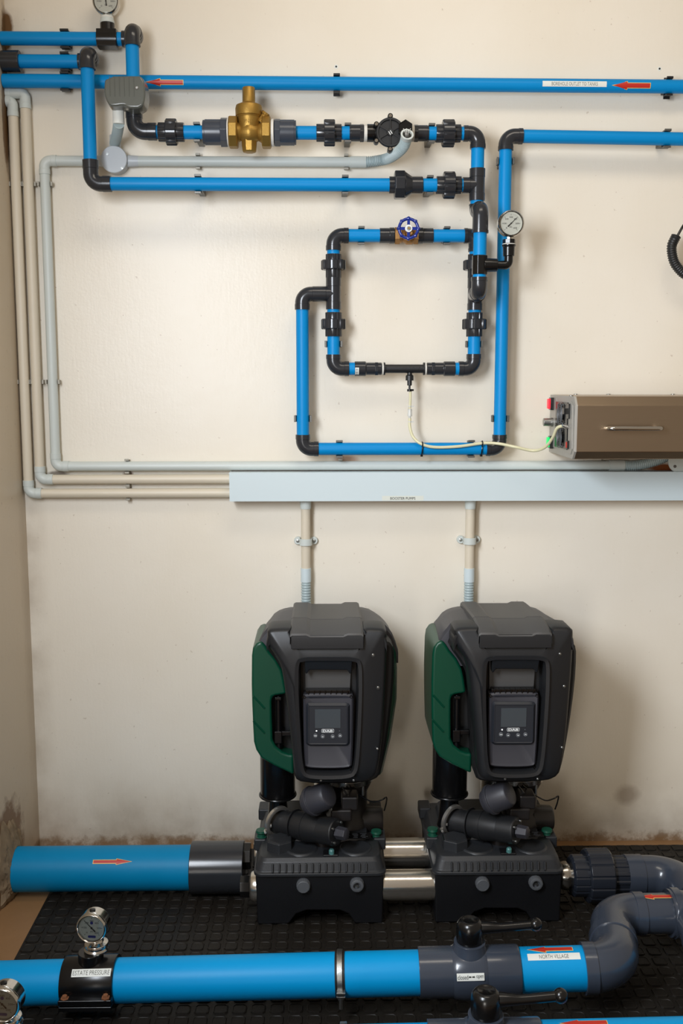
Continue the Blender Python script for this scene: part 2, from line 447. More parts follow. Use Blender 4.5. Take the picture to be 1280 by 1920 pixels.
lathe(MB(), V((sx, YW, zt)), Z, [(0, .0175), (.006, .0175), (.006, .016), (.012, .016)], 32).build('threaded_collar', 'cond', sd, bev=.0008)
lathe(MB(), V((sx, YW, zt+.012)), Z, [(0, .0155), (.003, .0155)], 32).build('thread_tape', 'tape', sd)
lathe(MB(), V((sx, YW, zt+.015)), Z, [(0, .0155), (.008, .0155)], 6).build('hex_nut', 'cond', sd, bev=.0008)
lathe(MB(), V((sx, YW, zt+.023)), Z, [(0, .0065), (gc.z-zt-.023-.022, .0065)], 20).build('white_stem', 'tape', sd)
gauge(V((sx, YW-.012, gc.z)), (0, -1, 0), Z, .0325, 'pressure gauge cut off by the top edge above the topmost blue pipe', val=95, thick=.025)
# B line
pb0, pb1 = at(38, 115, YW), at(148, 115.5, YW); zB = (pb0.z+pb1.z)/2; xB = at(175, 115, YW).x
lathe(MB(), V((XL, YW, zB)), X, [(0, .0245), (0, .0255), (pb0.x-XL-.001, .0255), (pb0.x-XL, .0245), (pb0.x-XL, .017)], 40)
prof_thing(V((XL, YW, zB)), X, [(0, .0245), (pb0.x-XL-.0015, .0252), (pb0.x-XL, .024), (pb0.x-XL, .017)], 'pipe_coupling', 'thick black coupling in the left corner between the top blue pipes', 'coupling', 'blk', 'couplings of the wall pipework')
pipe(V((pb0.x-.01, YW, zB)), V((xB-.034, YW, zB)), R32, 'second blue pipe from the top, short, from the corner coupling to a dark elbow')
elbow(V((xB, YW, zB)), -X, .036, FR, .034, R32, 'dark elbow on the wall ending the second blue pipe from the top')
zE = at(172, 343.5, YF).z
elbow(V((xB, YF-.004, zB)), -FR, .029, -Z, .038, R32, 'shiny round dark elbow at the top of the long left vertical blue pipe', rs=.0198)
pipe(V((xB, YF-.004, zB-.036)), V((xB, YF-.004, zE+.04)), R32, 'vertical blue pipe crossing in front of the borehole pipe near the left corner')
zH = at(450, 346.5, YF).z
elbow(V((xB, YF-.004, zH)), Z, at(172, 301, YF).z-zH, X, at(209, 344, YF).x-xB, R32, 'dark elbow at the foot of the left vertical blue pipe, turning right', R=.024)
# clips at the left cluster
for (py, z_, lab) in ((74, zA, 'topmost'), (115, zB, 'second'), (152, None, 'borehole')):
    zz = z_ if z_ is not None else a.z+(at(121, 150, YW).x-a.x)*dB.z/dB.x
    clip(V((at(121, py, YW).x, YW, zz)), X, R32, 'black clip behind the %s blue pipe near the left corner' % lab, w=.021, arm=.3)
for px, lab in ((631, 'black clip on the borehole pipe above the middle of the wall'), (1254, 'black clip on the borehole pipe near the right edge')):
    q = at(px, 158, YW); clip(V((q.x, YW, a.z+(q.x-a.x)*dB.z/dB.x)), X, rB, lab, w=.016, arm=.6, grow=1.25)
# ---------- 3. grey switch box with its conduit
gb = empty('switch_box', at(233, 172, YF-.06), 'grey plastic flow switch box in front of the borehole pipe', 'switch box')
yb0, yb1 = YF-.022, YF-.075
def gbp(px, py, Y): q = at(px, py, Y); return (q.x, q.z)
pl = [(196, 142), (260, 141), (266, 143), (272, 157), (273, 185), (266, 203), (238, 203), (234, 197), (212, 200), (204, 198), (197, 186), (194, 170)]
p0 = resample(chaikin([gbp(x, y, yb1) for x, y in pl], 1), 60)
loops(MB(), [[V((x, yb0, z)) for x, z in inset(p0, -.001)], [V((x, yb0-.02, z)) for x, z in inset(p0, -.001)], [V((x, yb1, z)) for x, z in inset(p0, .001)]]).build('box_cover', 'box', gb, ang=33, bev=.005, seg=4)
rb_ = MB()
for t in range(6): q = at(206+t*9, 162, yb1); box(rb_, V((q.x, yb1-.0003, q.z)), (.0012, .0016, .045))
rb_.build('cover_rib', 'box', gb, bev=.0004)
lathe(MB(), at(256.5, 165, yb1+.001), FR, [(0, .004), (.002, .004), (.003, .0025)], 16).build('cover_screw', 'galv', gb)
q = at(273, 186, YF-.02); lathe(MB(), V((q.x-.012, YF-.02, q.z)), X, [(0, .018), (.016, .018), (.018, .015)], 6).build('hex_plug', 'blk', gb, bev=.001)
lathe(MB(), V((q.x+.003, YF-.036, q.z+.002)), FR, [(0, .004), (.003, .004)], 16).build('plug_screw', 'galv', gb)
# white and corrugated conduit down to the junction box
kc = m(at(222, 215, YF), 1)
xg = at(222, 215, YF-.03).x
def corr(path, r, pitch, depth, name, label, mt, cat='hose', group=None, parent=None, seg=20, hole=None):
    # resample path
    P = [V(p) for p in path]; L = [0]
    for i in range(len(P)-1): L.append(L[-1]+(P[i+1]-P[i]).length)
    n = int(L[-1]/pitch)*4; pts = []; rad = []; i = 0
    for k_ in range(n+1):
        s_ = L[-1]*k_/n
        while i < len(L)-2 and L[i+1] < s_: i += 1
        pts.append(P[i].lerp(P[i+1], (s_-L[i])/(L[i+1]-L[i]))); rad.append(r-(depth if k_ % 4 in (2, 3) else 0))
    if hole: pts.append(pts[-1]+(pts[-1]-pts[-2])*.01); rad.append(hole)
    o = sweep(MB(), pts, rad, seg).build(name, mt, parent, ang=50)
    if parent is None: tag(o, label, cat, group)
    return o
YC = -.020
jx, jz = at(216.5, 302, YC).x, at(216.5, 302, YC).z
stubc = empty('flexible_conduit', V((xg, YF-.03, at(222, 215, YF).z)), 'short pale conduit dropping from the grey switch box to the round junction box', 'conduit')
lathe(MB(), V((xg, YF-.03, at(222, 198, YF-.03).z)), -Z, [(0, .0135), (at(222, 198, YF-.03).z-at(222, 233, YF-.03).z, .0138), (at(222, 198, YF-.03).z-at(222, 233, YF-.03).z, .011)], 32).build('conduit_sleeve', 'sticker', stubc)
corr(spline([V((xg, YF-.03, at(222, 232, YF-.03).z)), at(220.5, 246, -.105), at(218, 258, -.062), V((jx, YC-.004, at(217, 270, YC).z))], 8), .0132, .0048, .0013, 'corrugated_hose', None, 'corr', parent=stubc)
jb = empty('junction_box', V((jx, YC, jz)), 'round grey conduit junction box with two screws under the switch box', 'junction box')
lathe(MB(), V((jx, 0, jz)), FR, [(0, .031), (.034, .031), (.036, .033), (.040, .033), (.042, .0315)], 56).build('box_lid', 'jbox', jb, bev=.0004)
for (px, py) in ((201.6, 289), (229, 315.5)):
    q = at(px, py, -.042); lathe(MB(), q, FR, [(0, .0032), (.0015, .0032)], 14).build('lid_screw', 'galv', jb)
for (d, l, r_) in ((Z, .062, .0128), (X, .058, .0128), (-X, .052, .0128)):
    lathe(MB(), V((jx, YC, jz)), d, [(0, r_+.002), (l*.6, r_+.0016), (l, r_), (l, r_-.003)], 28).build('box_spout', 'jbox', jb)
# ---------- 4. conduits
def cpipe(a_, b_, r, label, mt='cond'):
    return tag(lathe(MB(), a_, b_-a_, [(0, r), ((b_-a_).length, r)], 28).build('conduit', mt), label, 'conduit', G_K)
RC = .0125
z301 = jz
x84 = at(86, 318, YC).x; x_d = at(96, 650, YC).x
zD = at(600, 873.5, YC).z
cx3 = at(90.5, 500, YC).x
elbow(V((cx3, YC, z301)), X, .031, -Z, .033, RC, 'pale grey conduit bend at the top left, level with the junction box', rs=.0139, mt='cond', group='conduit bends', name='conduit_bend', R=.016)
cpipe(V((cx3+.03, YC, z301)), V((jx-.05, YC, z301)), RC, 'short pale grey conduit between the junction box and the left bend')
cpipe(V((cx3, YC, z301-.032)), V((cx3, YC, zD+.032)), RC, 'pale grey vertical conduit, innermost of the three by the left corner')
elbow(V((cx3, YC, zD)), Z, .034, X, .034, RC, 'pale grey conduit bend at the foot of the innermost vertical conduit', rs=.0139, mt='cond', group='conduit bends', name='conduit_bend', R=.016)
xq = at(1141, 873, YC).x
cpipe(V((cx3+.033, YC, zD)), V((xq, YC, zD)), RC, 'long pale grey horizontal conduit running just above the trunking')
prof_thing(V((xq, YC, zD)), X, [(0, RC), (0, .0145), (.04, .0145), (.04, .011)], 'conduit_coupler', 'pale conduit coupler beneath the steel ozone unit', 'coupling', 'cond', 'conduit couplers')
corr(spline([V((xq+.038, YC, zD)), at(1190, 873, YC), at(1215, 868, YC), at(1240, 860, YC), at(1262, 850, YC)], 8), .0135, .005, .0014, 'corrugated_hose', 'grey corrugated hose rising behind the steel ozone unit', 'corr', group='grey corrugated hoses')
# E and F: cream conduits entering through the left wall
for nm, xv, ytop, ybot, lab in (('E', 39, 190, 924.5, 'outermost'), ('F', 62, 175, 898.5, 'middle')):
    x_ = at(xv, 560, YC).x; zt_ = at(xv, ytop, YC).z; zb_ = at(260, ybot, YC).z
    elbow(V((x_, YC, zt_)), -X, max(.012, x_-CORNER-.001), -Z, .037, RC, 'grey bend where the %s vertical conduit leaves the left wall' % lab, rs=.0140, mt='cond', group='conduit bends', name='conduit_bend', R=.0118, sock=.015)
    cpipe(V((x_, YC, zt_-.036)), V((x_, YC, zb_+.032)), RC, 'cream vertical conduit, %s of the three by the left corner' % lab, 'cream')
    elbow(V((x_, YC, zb_)), Z, .034, X, .034, RC, 'grey bend at the foot of the %s cream conduit' % lab, rs=.0142, mt='cond', group='conduit bends', name='conduit_bend', R=.016)
    cpipe(V((x_+.033, YC, zb_)), V((at(436, ybot, YC).x, YC, zb_)), RC, 'cream horizontal conduit entering the trunking, %s' % ('the lower one' if nm == 'E' else 'the upper one'), 'cream')
    for py, hh in ((345, 'upper'), (716, 'lower')):
        clip(V((x_, YC, at(xv, py, YC).z)), Z, RC, 'small dull clip on the %s vertical conduit, %s of its two' % (lab, hh), 'clipt', w=.011, group='conduit clips', name='conduit_clip', arm=.2)
    clip(V((at(239, 900, YC).x, YC, zb_)), X, RC, 'small dull clip on the %s cream horizontal conduit left of the trunking' % ('lower' if nm == 'E' else 'upper'), 'clipt', w=.011, group='conduit clips', name='conduit_clip', arm=.2)
for py, hh in ((345, 'upper'), (716, 'lower')):
    clip(V((cx3, YC, at(90, py, YC).z)), Z, RC, 'small dull clip on the innermost vertical conduit, %s of its two' % hh, 'clipt', w=.011, group='conduit clips', name='conduit_clip', arm=.5)
for px, lab in ((238, 'above the cream conduits'), (638, 'under the lower blue pipe'), (1133, 'below the left end of the ozone unit')):
    clip(V((at(px, 873, YC).x, YC, zD)), X, RC, 'small dull clip on the long pale conduit ' + lab, 'clipt', w=.011, group='conduit clips', name='conduit_clip', arm=.5)
# conduit right of the junction box
xr0, xr1 = at(257, 301, YC).x, at(656, 303, YC).x
cpipe(V((jx+.056, YC, z301)), V((xr1+.01, YC, z301)), RC, 'pale horizontal conduit right of the junction box, between two blue pipes', 'cond')
prof_thing(V((xr1, YC, z301)), X, [(0, RC), (0, .0142), (at(686, 303, YC).x-xr1, .0142), (at(686, 303, YC).x-xr1, .011)], 'conduit_coupler', 'pale conduit coupler at the start of the corrugated hose to the black valve', 'coupling', 'cond', 'conduit couplers')
hs = corr(spline([V((at(684, 303, YC).x, YC, z301)), at(705, 302, YC-.008), at(727, 297, YC-.03), at(745, 286, YF-.02), at(757, 273, YF-.05), at(762, 257, YF-.075)], 10), .0136, .0046, .0022, 'corrugated_hose', 'grey corrugated hose curving up to the black solenoid valve, open end', 'corr', group='grey corrugated hoses', seg=24)
e0 = at(762, 256, YF-.0775); dz = V((.10, -.86, .45)).normalized()
lathe(MB(), e0-dz*.006, dz, [(0, .0128), (.014, .0155), (.0145, .0150), (.0142, .0112), (.0085, .0105)], 32, caps=False).build('hose_mouth', 'cond', hs, label='pale open mouth of the hose')
lathe(MB(), e0+dz*.0025, dz, [(0, .0108), (.0005, .0108)], 24).build('hose_inside', 'ink', hs, label='dark inside of the hose')
wr = MB()
for dx in (-2, 0, 2.5):
    sweep(wr, spline([e0+dz*.003+V((dx*.001, 0, -.003)), at(762+dx, 252, YF-.105), at(762+dx*1.4, 247, YF-.09), at(762+dx*3, 241, YF-.075)], 5), .0007, 6)
wr.build('valve_wire', 'white', hs, label='thin white wires')
for px in (371, 649):
    clip(V((at(px, 302, YC).x, YC, z301)), X, RC, 'small dull clip on the pale conduit %s' % ('below the brass valve' if px < 400 else 'near the corrugated hose'), 'clipt', w=.011, group='conduit clips', name='conduit_clip', arm=.6)
# ---------- 5. the y=248 valve line (forward plane)
def hz(y, Y, x=640): return at(x, y, Y).z
def hx(px, y, Y): return at(px, y, Y).x
z248 = at(560, 249, YF).z
def PX(px, Y=YF, y=249, z=None): return V((at(px, y, Y).x, Y, z if z is not None else z248))
xe = at(256, 230, YF).x
kz = m(at(560, 249, YF), 1)
elbow(V((xA, YF-.004, z248)), Z, at(255, 206, YF).z-z248, X, at(294, 249, YF).x-xA, R32, 'large dark elbow under the grey switch box, turning right', R=.026, rs=.0205)
pipe(PX(291), PX(300), R32, 'sliver of blue pipe between the large elbow and the first union')
union(PX(297), PX(345), .3, .72, 17.3*kz, 24*kz, 'dark union left of the brass valve, near the switch box')
pipe(PX(342), PX(384), R32, 'short blue pipe left of the brass pressure valve')
def adaptor(x0, x1, hexside, r0, r1, label, mt='gry', z=None, Y=YF, collar=True):
    A_, B_ = PX(x0, Y, z=z), PX(x1, Y, z=z); L = (B_-A_).length; P_, d = (A_, X) if hexside == 'r' else (B_, -X)
    root = empty('pipe_adaptor', (A_+B_)/2, label, 'adaptor', 'threaded adaptors of the wall pipework')
    lathe(MB(), P_, d, [(0, r0*.86), (0, r0*.95), (L*.08, r0*.95), (L*.08, r0), (L*.74, r0)], 48).build('adaptor_body', mt, root, bev=.0006)
    lathe(MB(), P_, d, [(L*.72, r0*.98), (L*.72, r1), (L*.985, r1), (L*.985, r1*.9)], 8).build('adaptor_hex', mt, root, bev=.0010)
    return root
adaptor(381, 427, 'r', 23*kz, 26.5*kz, 'grey threaded adaptor on the left of the brass valve')
prof_thing(PX(426.5), X, [(0, 21*kz), (0, 25*kz), (.0035, 25*kz), (.0035, 21*kz)], 'thread_tape', 'white thread tape ring left of the brass valve', 'thread tape', 'tape', 'white thread tape rings')
prof_thing(PX(508.5), X, [(0, 21*kz), (0, 24.5*kz), (.0065, 24.5*kz), (.0065, 21*kz)], 'thread_tape', 'white thread tape ring right of the brass valve', 'thread tape', 'tape', 'white thread tape rings')
adaptor(514, 555, 'l', 23*kz, 25*kz, 'grey threaded adaptor on the right of the brass valve')
pipe(PX(552), PX(597), R32, 'short blue pipe right of the brass pressure valve')
# brass PRV
xv = at(467, 249, YF).x
prv = empty('pressure_reducing_valve', V((xv, YF, z248)), 'cast brass pressure reducing valve with a tall cap', 'valve')
body = MB()
lathe(body, PX(430), X, [(0, 19*kz), (14*kz, 20*kz), (22*kz, 15*kz), (34*kz, 22*kz), (42*kz, 22*kz), (54*kz, 15*kz), (62*kz, 20*kz), (78*kz, 19*kz)], 40)
lathe(body, V((xv, YF, z248-14*kz)), Z, [(0, 14*kz), (10*kz, 19*kz), (32*kz, 21*kz), (44*kz, 22*kz)], 40)
body.build('valve_body', 'brass', prv, ang=50)
for x0, x1 in ((429, 446), (491, 508.5)):
    lathe(MB(), PX(x0), X, [(0, 25*kz), (0, 28*kz), (2*kz, 29.5*kz), (15*kz, 29.5*kz), (17*kz, 27*kz), (17*kz, 18*kz)], 8, phase=.5).build('hex_end', 'brass', prv, bev=.001)
lathe(MB(), V((xv, YF, z248+26*kz)), Z, [(0, 22*kz), (3*kz, 23.5*kz), (3*kz, 25*kz), (16*kz, 25.5*kz), (22*kz, 24*kz), (26*kz, 15*kz), (27*kz, 13*kz)], 44).build('bonnet', 'brass', prv, bev=.0008)
lathe(MB(), V((xv, YF, z248+45*kz)), Z, [(0, 13.5*kz), (9*kz, 13.5*kz)], 6).build('cap_hex', 'brass', prv, bev=.0006)
lathe(MB(), V((xv, YF, z248+52*kz)), Z, [(0, 12*kz), (27*kz, 11.8*kz), (28.5*kz, 11*kz)], 32).build('spring_cap', 'brass', prv, bev=.0006)
lathe(MB(), V((xv, YF, z248-36*kz)), Z, [(0, 11*kz), (2*kz, 13.5*kz), (10*kz, 14.5*kz), (24*kz, 15.5*kz)], 8, phase=.5).build('bottom_plug', 'brass', prv, bev=.001)
lathe(MB(), V((xv+24*kz, YF-.006, z248+22*kz)), V((.5, -.15, .7)), [(-.006, 7*kz), (.014, 6*kz), (.014, 8*kz), (.020, 8*kz)], 8).build('gauge_port_plug', 'brass', prv, bev=.0006)
text(MB(), 'PN16', 17*kz, 8*kz, cylmap(V((xv, YF, z248+17*kz)), Z, 22.2*kz, 0, 0, .0003) if False else (lambda s_, t: V((xv, YF, z248+16*kz))+V((math.sin(s_/(22*kz))*22.6*kz, -math.cos(s_/(22*kz))*22.6*kz, t)))).build('lettering', 'brass', prv)
# union 2 .. solenoid .. union 3
union(PX(593), PX(640), .3, .74, 16*kz, 24*kz, 'dark union between the brass valve and the black solenoid valve')
pipe(PX(637), PX(660), R32, 'short blue pipe left of the black solenoid valve')
adaptor(655, 682, 'r', 15*kz, 16.5*kz, 'dark threaded adaptor left of the solenoid valve', 'blk')
prof_thing(PX(682), X, [(0, 12*kz), (0, 15*kz), (6*kz, 15*kz), (6*kz, 12*kz)], 'thread_tape', 'white thread tape ring left of the solenoid valve', 'thread tape', 'tape', 'white thread tape rings')
prof_thing(PX(771), X, [(0, 12*kz), (0, 15*kz), (5*kz, 15*kz), (5*kz, 12*kz)], 'thread_tape', 'white thread tape ring right of the solenoid valve', 'thread tape', 'tape', 'white thread tape rings')
adaptor(775.5, 803, 'l', 14.5*kz, 16*kz, 'dark threaded adaptor right of the solenoid valve', 'blk')
pipe(PX(800), PX(819), R32, 'short blue pipe right of the black solenoid valve')
union(PX(817), PX(863), .26, .74, 16.5*kz, 25*kz, 'dark union at the right end of the top valve line, beside the elbow')
pipe(PX(861), PX(872), R32, 'sliver of blue pipe before the upper right elbow')
sv = empty('solenoid_valve', PX(731), 'round black solenoid valve with six screws and a hexagonal coil', 'valve')
lathe(MB(), PX(688), X, [(0, 13*kz), (0, 16*kz), (20*kz, 16*kz), (30*kz, 14*kz), (64*kz, 14*kz), (64*kz, 15.5*kz), (82.5*kz, 15.5*kz), (82.5*kz, 12*kz)], 40).build('valve_body', 'black', sv, bev=.0006)
ys = YF-.028
cS = at(731.5, 248, ys); ks = m(cS, 1)
lathe(MB(), V((cS.x, YF, cS.z)), FR, [(0, 20*ks), (.012, 25*ks), (.024, 27*ks), (.028, 27*ks), (.031, 25.5*ks), (.031, 22.5*ks), (.027, 21.5*ks), (.027, 7*ks), (.031, 6*ks), (.031, 0)], 56, caps=False).build('valve_cover', 'matte', sv)
rr_ = MB()
for i in range(6):
    t = math.radians(90+60*i); d = V((math.cos(t), 0, math.sin(t))); Rm = Matrix.Rotation(-t, 3, 'Y')
    box(rr_, V((cS.x, YF-.0285, cS.z))+d*14*ks, (17*ks, .005, 2.4*ks), Rm)
rr_.build('cover_rib', 'matte', sv, bev=.0004)
text(MB(), 'II', 5*ks, 7*ks, planemap(V((cS.x, YF-.0315, cS.z-1*ks)), V((.8, 0, .5)).normalized(), V((-.5, 0, .8)).normalized(), FR)).build('cover_mark', 'white', sv)
for i in range(6):
    t = math.radians(90+60*i); p = V((cS.x+30*ks*math.cos(t), YF-.006, cS.z+30*ks*math.sin(t)))
    lathe(MB(), p, FR, [(0, 5*ks), (.020, 5*ks), (.022, 4.5*ks)], 20).build('screw_lug', 'black', sv)
    lathe(MB(), p+FR*.0218, FR, [(0, 3.2*ks), (.0016, 3*ks)], 14).build('cover_screw', 'chrome', sv)
cH = at(760, 240, YF-.05)
hexp = [(cH.x+14.5*ks*math.cos(math.radians(90+60*i)), cH.z+15.5*ks*math.sin(math.radians(90+60*i))) for i in range(6)]
loops(MB(), [[V((x, YF-.012, z)) for x, z in hexp], [V((x, YF-.050, z)) for x, z in hexp], [V((x, YF-.050, z)) for x, z in inset(hexp, .0016)], [V((x, YF-.048, z)) for x, z in inset(hexp, .0022)]]).build('coil_cover', 'black', sv, bev=.0005)
# elbow to tee
xT = at(895, 300, YF).x
elbow(V((xT, YF, z248)), -X, xT-at(868.5, 250, YF).x, -Z, z248-at(895, 279, YF).z, R32, 'dark elbow at the upper right end of the valve line, turning down', R=.022)
zT = at(895, 347.5, YF).z
pipe(V((xT, YF, at(895, 277, YF).z)), V((xT, YF, at(895, 320, YF).z)), R32, 'short vertical blue pipe between the upper right elbow and the tee')
zH = zT
tee(V((xT, YF, zT)), -Z, at(895, 316.5, YF).z-zT, zT-at(895, 377, YF).z, -X, xT-at(867, 347, YF).x, R32, 'dark tee joining the two horizontal lines at the upper right')
pipe(V((xT, YF, at(895, 375, YF).z)), V((xT, YF, at(895, 386, YF).z)), R32, 'thin blue ring of pipe just below the upper right tee')
# ---------- 6. y=347 line
def PH(px): return V((at(px, 347, YF).x, YF, zH))
zl = at(212, 344.5, YF-.004).z
xh0 = at(209, 344, YF).x
pipe(V((xh0-.006, YF-.003, zl)), V((PH(731).x, YF, zH)), R32, 'long blue pipe running right from the low left elbow to the check valve')
cv = empty('check_valve', PH(760), 'dark PVC check valve with a large hexagonal nut and cone', 'valve')
ah = PH(729.5)
lathe(MB(), ah, X, [(0, 14*kz), (0, 15.5*kz), (10*kz, 15.5*kz)], 96, ribs(12, .07, .5)).build('valve_collar', 'blk', cv)
lathe(MB(), ah, X, [(9.5*kz, 15*kz), (9.5*kz, 25*kz), (11*kz, 27*kz), (28*kz, 27*kz), (30*kz, 24.5*kz), (30*kz, 20*kz)], 8, phase=.5).build('valve_nut', 'blk', cv, bev=.0014)
lathe(MB(), ah, X, [(29.5*kz, 24.5*kz), (43*kz, 15.5*kz), (63*kz, 15.5*kz), (63*kz, 13*kz)], 40).build('valve_cone', 'blk', cv, bev=.0008)
pipe(PH(790), PH(822), R32, 'short blue pipe between the check valve and its union')
union(PH(818), PH(864), .28, .74, 16.5*kz, 25*kz, 'dark union right of the check valve, beside the tee')
pipe(PH(862), PH(869), R32, 'sliver of blue pipe between the check valve union and the tee')
G = 'grey steel clips behind the pipework'
for q, lab in ((PX(369), 'left of the brass valve'), (PX(652), 'left of the solenoid valve'), (PX(809), 'right of the solenoid valve'),
               (PH(371), 'on the long pipe below the conduit, left one'), (PH(647), 'on the long pipe near the check valve'), (PH(806), 'between the check valve and its union')):
    clip(q, X, R32, 'grey steel clip behind the blue pipe ' + lab, 'clipg', w=.016, group=G, arm=.7)
# ---------- 7. forward elbows onto the gauge column
YG = YF-.062
zk = at(895, 398, YF).z
elbow(V((xT, YF, zk)), Z, at(895, 383.5, YF).z-zk, FR, .030, R32, 'dark elbow below the tee, turning outwards from the wall', rs=.0192, R=.0145)
zk2 = zk
elbow(V((xT, YG, zk2)), -FR, .027, -Z, zk2-at(903, 437, YG).z, R32, 'shiny dark round-topped elbow above the gauge column', rs=.0200, R=.019)
xG = xT
z2 = at(901, 548, YG).z
pipe(V((xG, YG, at(903, 434, YG).z)), V((xG, YG, at(903, 482, YG).z)), R32, 'short blue pipe in front, above the black gauge saddle')
pipe(V((xG, YG, at(903, 512, YG).z)), V((xG, YG, at(903, 524, YG).z)), R32, 'thin blue pipe ring just under the black gauge saddle')
elbow(V((xG, YG, z2)), Z, at(903, 520, YG).z-z2, -FR, .030, R32, 'shiny dark round-bottomed elbow below the gauge column', rs=.0200, R=.019)
sg = empty('saddle_clamp', V((xG, YG, at(903, 497, YG).z)), 'black saddle clamp on the front blue column carrying a side gauge', 'saddle clamp', 'black gauge saddles')
z0_, z1_ = at(903, 515, YG).z, at(903, 479, YG).z
lathe(MB(), V((xG, YG, z0_)), Z, [(0, .0165), (0, .0192), (z1_-z0_, .0192), (z1_-z0_, .0165)], 8, phase=.5).build('saddle_body', 'black', sg, bev=.0016)
zs = (z0_+z1_)/2; xs = at(917, 497, YG).x
lathe(MB(), V((xG+.01, YG, zs)), X, [(0, .017), (xs-xG-.01, .0165), (xs-xG+.009, .0150), (xs-xG+.009, .010)], 32).build('saddle_branch', 'black', sg, bev=.0008)
xw = xs+.009
lathe(MB(), V((xw, YG, zs)), X, [(0, .0125), (.005, .0120)], 28).build('thread_tape', 'tape', sg)
xc = at(953, 495, YG).x
bl = empty('gauge_elbow', V((xc, YG, zs)), 'small black threaded elbow carrying the gauge beside the right vertical pipe', 'elbow')
sweep(MB(), arc(V((xc, YG, zs)), -X, xc-xw-.005, Z, at(953, 480, YG).z-zs, .010, 8), .0105, 28).build('elbow_body', 'black', bl)
ze = at(953, 481, YG).z
lathe(MB(), V((xc, YG, ze)), Z, [(0, .0110), (.001, .0135), (.022, .0142), (.025, .0165), (.028, .0165)], 32).build('elbow_socket', 'black', bl, bev=.0006)
lathe(MB(), V((xc, YG, ze+.028)), Z, [(0, .0155), (.0018, .0155)], 32).build('thread_tape', 'tape', bl)
lathe(MB(), V((xc, YG, ze+.0298)), Z, [(0, .0158), (.0105, .0158)], 8).build('socket_nut', 'black', bl, bev=.0012)
g1 = at(957, 419.5, YG-.005)
lathe(MB(), V((xc, YG, ze+.040)), Z, [(0, .0065), (g1.z-.028-ze-.040, .0065)], 8).build('brass_stem', 'ss', bl)
gauge(V((g1.x, YG-.012, g1.z)), (0, -1, 0), Z, 24.5*m(g1, 1), 'pressure gauge in front of the right vertical blue pipe', val=45, thick=.028)
# ---------- 8. ozone loop
xLr, xLl = at(890, 560, YL).x, at(625, 560, YL).x
zLt, zLb = at(760, 442, YL).z, at(760, 691.5, YL).z
kl = m(at(760, 560, YL), 1)
def LX(px, z): return V((at(px, 560, YL).x, YL, z))
def LZ(x, py): return V((x, YL, at(760, py, YL).z))
elbow(V((xLl, YL, zLt)), X, LX(653, 0).x-xLl, -Z, zLt-LZ(0, 470).z, R32, 'dark elbow at the top left of the square pipe loop', R=.022)
pipe(LX(650, zLt), LX(714, zLt), R32, 'blue pipe on the loop top, left of the blue handwheel valve')
pipe(LX(807, zLt), LX(872, zLt), R32, 'blue pipe on the loop top, right of the blue handwheel valve')
elbow(V((xLr, YL, zLt)), -X, xLr-LX(868, 0).x, -Z, zLt-LZ(0, 472).z, R32, 'dark elbow at the top right of the square loop, behind the column', R=.020)
for x0, x1, lab in ((711, 738, 'left'), (782, 810, 'right')):
    A_ = LX(x0, zLt); L = LX(x1, 0).x-A_.x
    prof_thing(A_, X, [(0, 12.5*kl), (0, 13.8*kl), (L, 13.8*kl), (L, 12*kl)] if False else ([(0, 12.5*kl), (0, 13.8*kl), (L*.66, 13.8*kl), (L*.68, 14.8*kl), (L, 14.8*kl), (L, 12*kl)] if lab == 'left' else [(0, 12.5*kl), (0, 14.8*kl), (L*.32, 14.8*kl), (L*.34, 13.8*kl), (L, 13.8*kl), (L, 12*kl)]), 'pipe_coupling', 'dark coupling directly %s of the blue handwheel valve' % lab, 'coupling', 'blk', 'couplings of the wall pipework')
gv = empty('gate_valve', LX(765.6, zLt), 'bronze gate valve with a blue round handwheel', 'valve')
bm_ = MB(); lathe(bm_, LX(741, zLt), X, [(0, 13.5*kl), (10*kl, 13.5*kl), (13*kl, 11*kl), (20*kl, 16*kl), (30*kl, 16*kl), (37*kl, 11*kl), (40*kl, 13.5*kl)], 36)
lathe(bm_, LX(766, zLt), FR, [(0, 13*kl), (.016, 12*kl), (.018, 9*kl), (.034, 7*kl), (.036, 3*kl), (.05, 3*kl)], 32); bm_.build('valve_body', 'bronze', gv, bev=.0005)
for x0 in (739, 774): lathe(MB(), LX(x0, zLt), X, [(0, 13*kl), (0, 15.5*kl), (9*kl, 15.5*kl), (9*kl, 13*kl)], 6, phase=.5).build('hex_end', 'bronze', gv, bev=.0008)
yh = YL-.052; cw = at(765.6, 428.5, yh); kw = m(cw, 1); cw = V((LX(765.6, 0).x, yh, zLt+.004)); cw = V((at(765.6, 428, yh).x, yh, at(765.6, 428.5, yh).z))
hw = MB(); n = 96
pts = []
for i in range(n):
    t = 2*PI*i/n; lob = max(0, math.cos(8*(t-PI/2)))**6; pts.append((t, lob))
sweep(hw, [cw+V((math.cos(t), 0, math.sin(t)))*(17.6*kw+lob*1.2*kw) for t, lob in pts], [2.9*kw+lob*.8*kw for t, lob in pts], 14, closed=True)
for i in range(4):
    t = PI/2*i; d = V((math.cos(t), 0, math.sin(t))); box(hw, cw+d*11*kw, (13*kw, .0035, 5.4*kw), Matrix.Rotation(-t, 3, 'Y'))
lathe(hw, cw-FR*.004, FR, [(0, 7*kw), (.006, 7*kw)], 28); hw.build('handwheel', 'wheel', gv, bev=.0004)
lathe(MB(), cw+FR*.002, FR, [(0, 6.8*kw), (.0015, 6.8*kw), (.0015, 4*kw)], 28).build('washer', 'white', gv)
lathe(MB(), cw+FR*.0035, FR, [(0, 4*kw), (.004, 4*kw)], 6).build('wheel_nut', 'galv', gv, bev=.0005)
lathe(MB(), cw+FR*.007, FR, [(0, 2*kw), (.002, 1.8*kw)], 14).build('spindle', 'brass', gv)
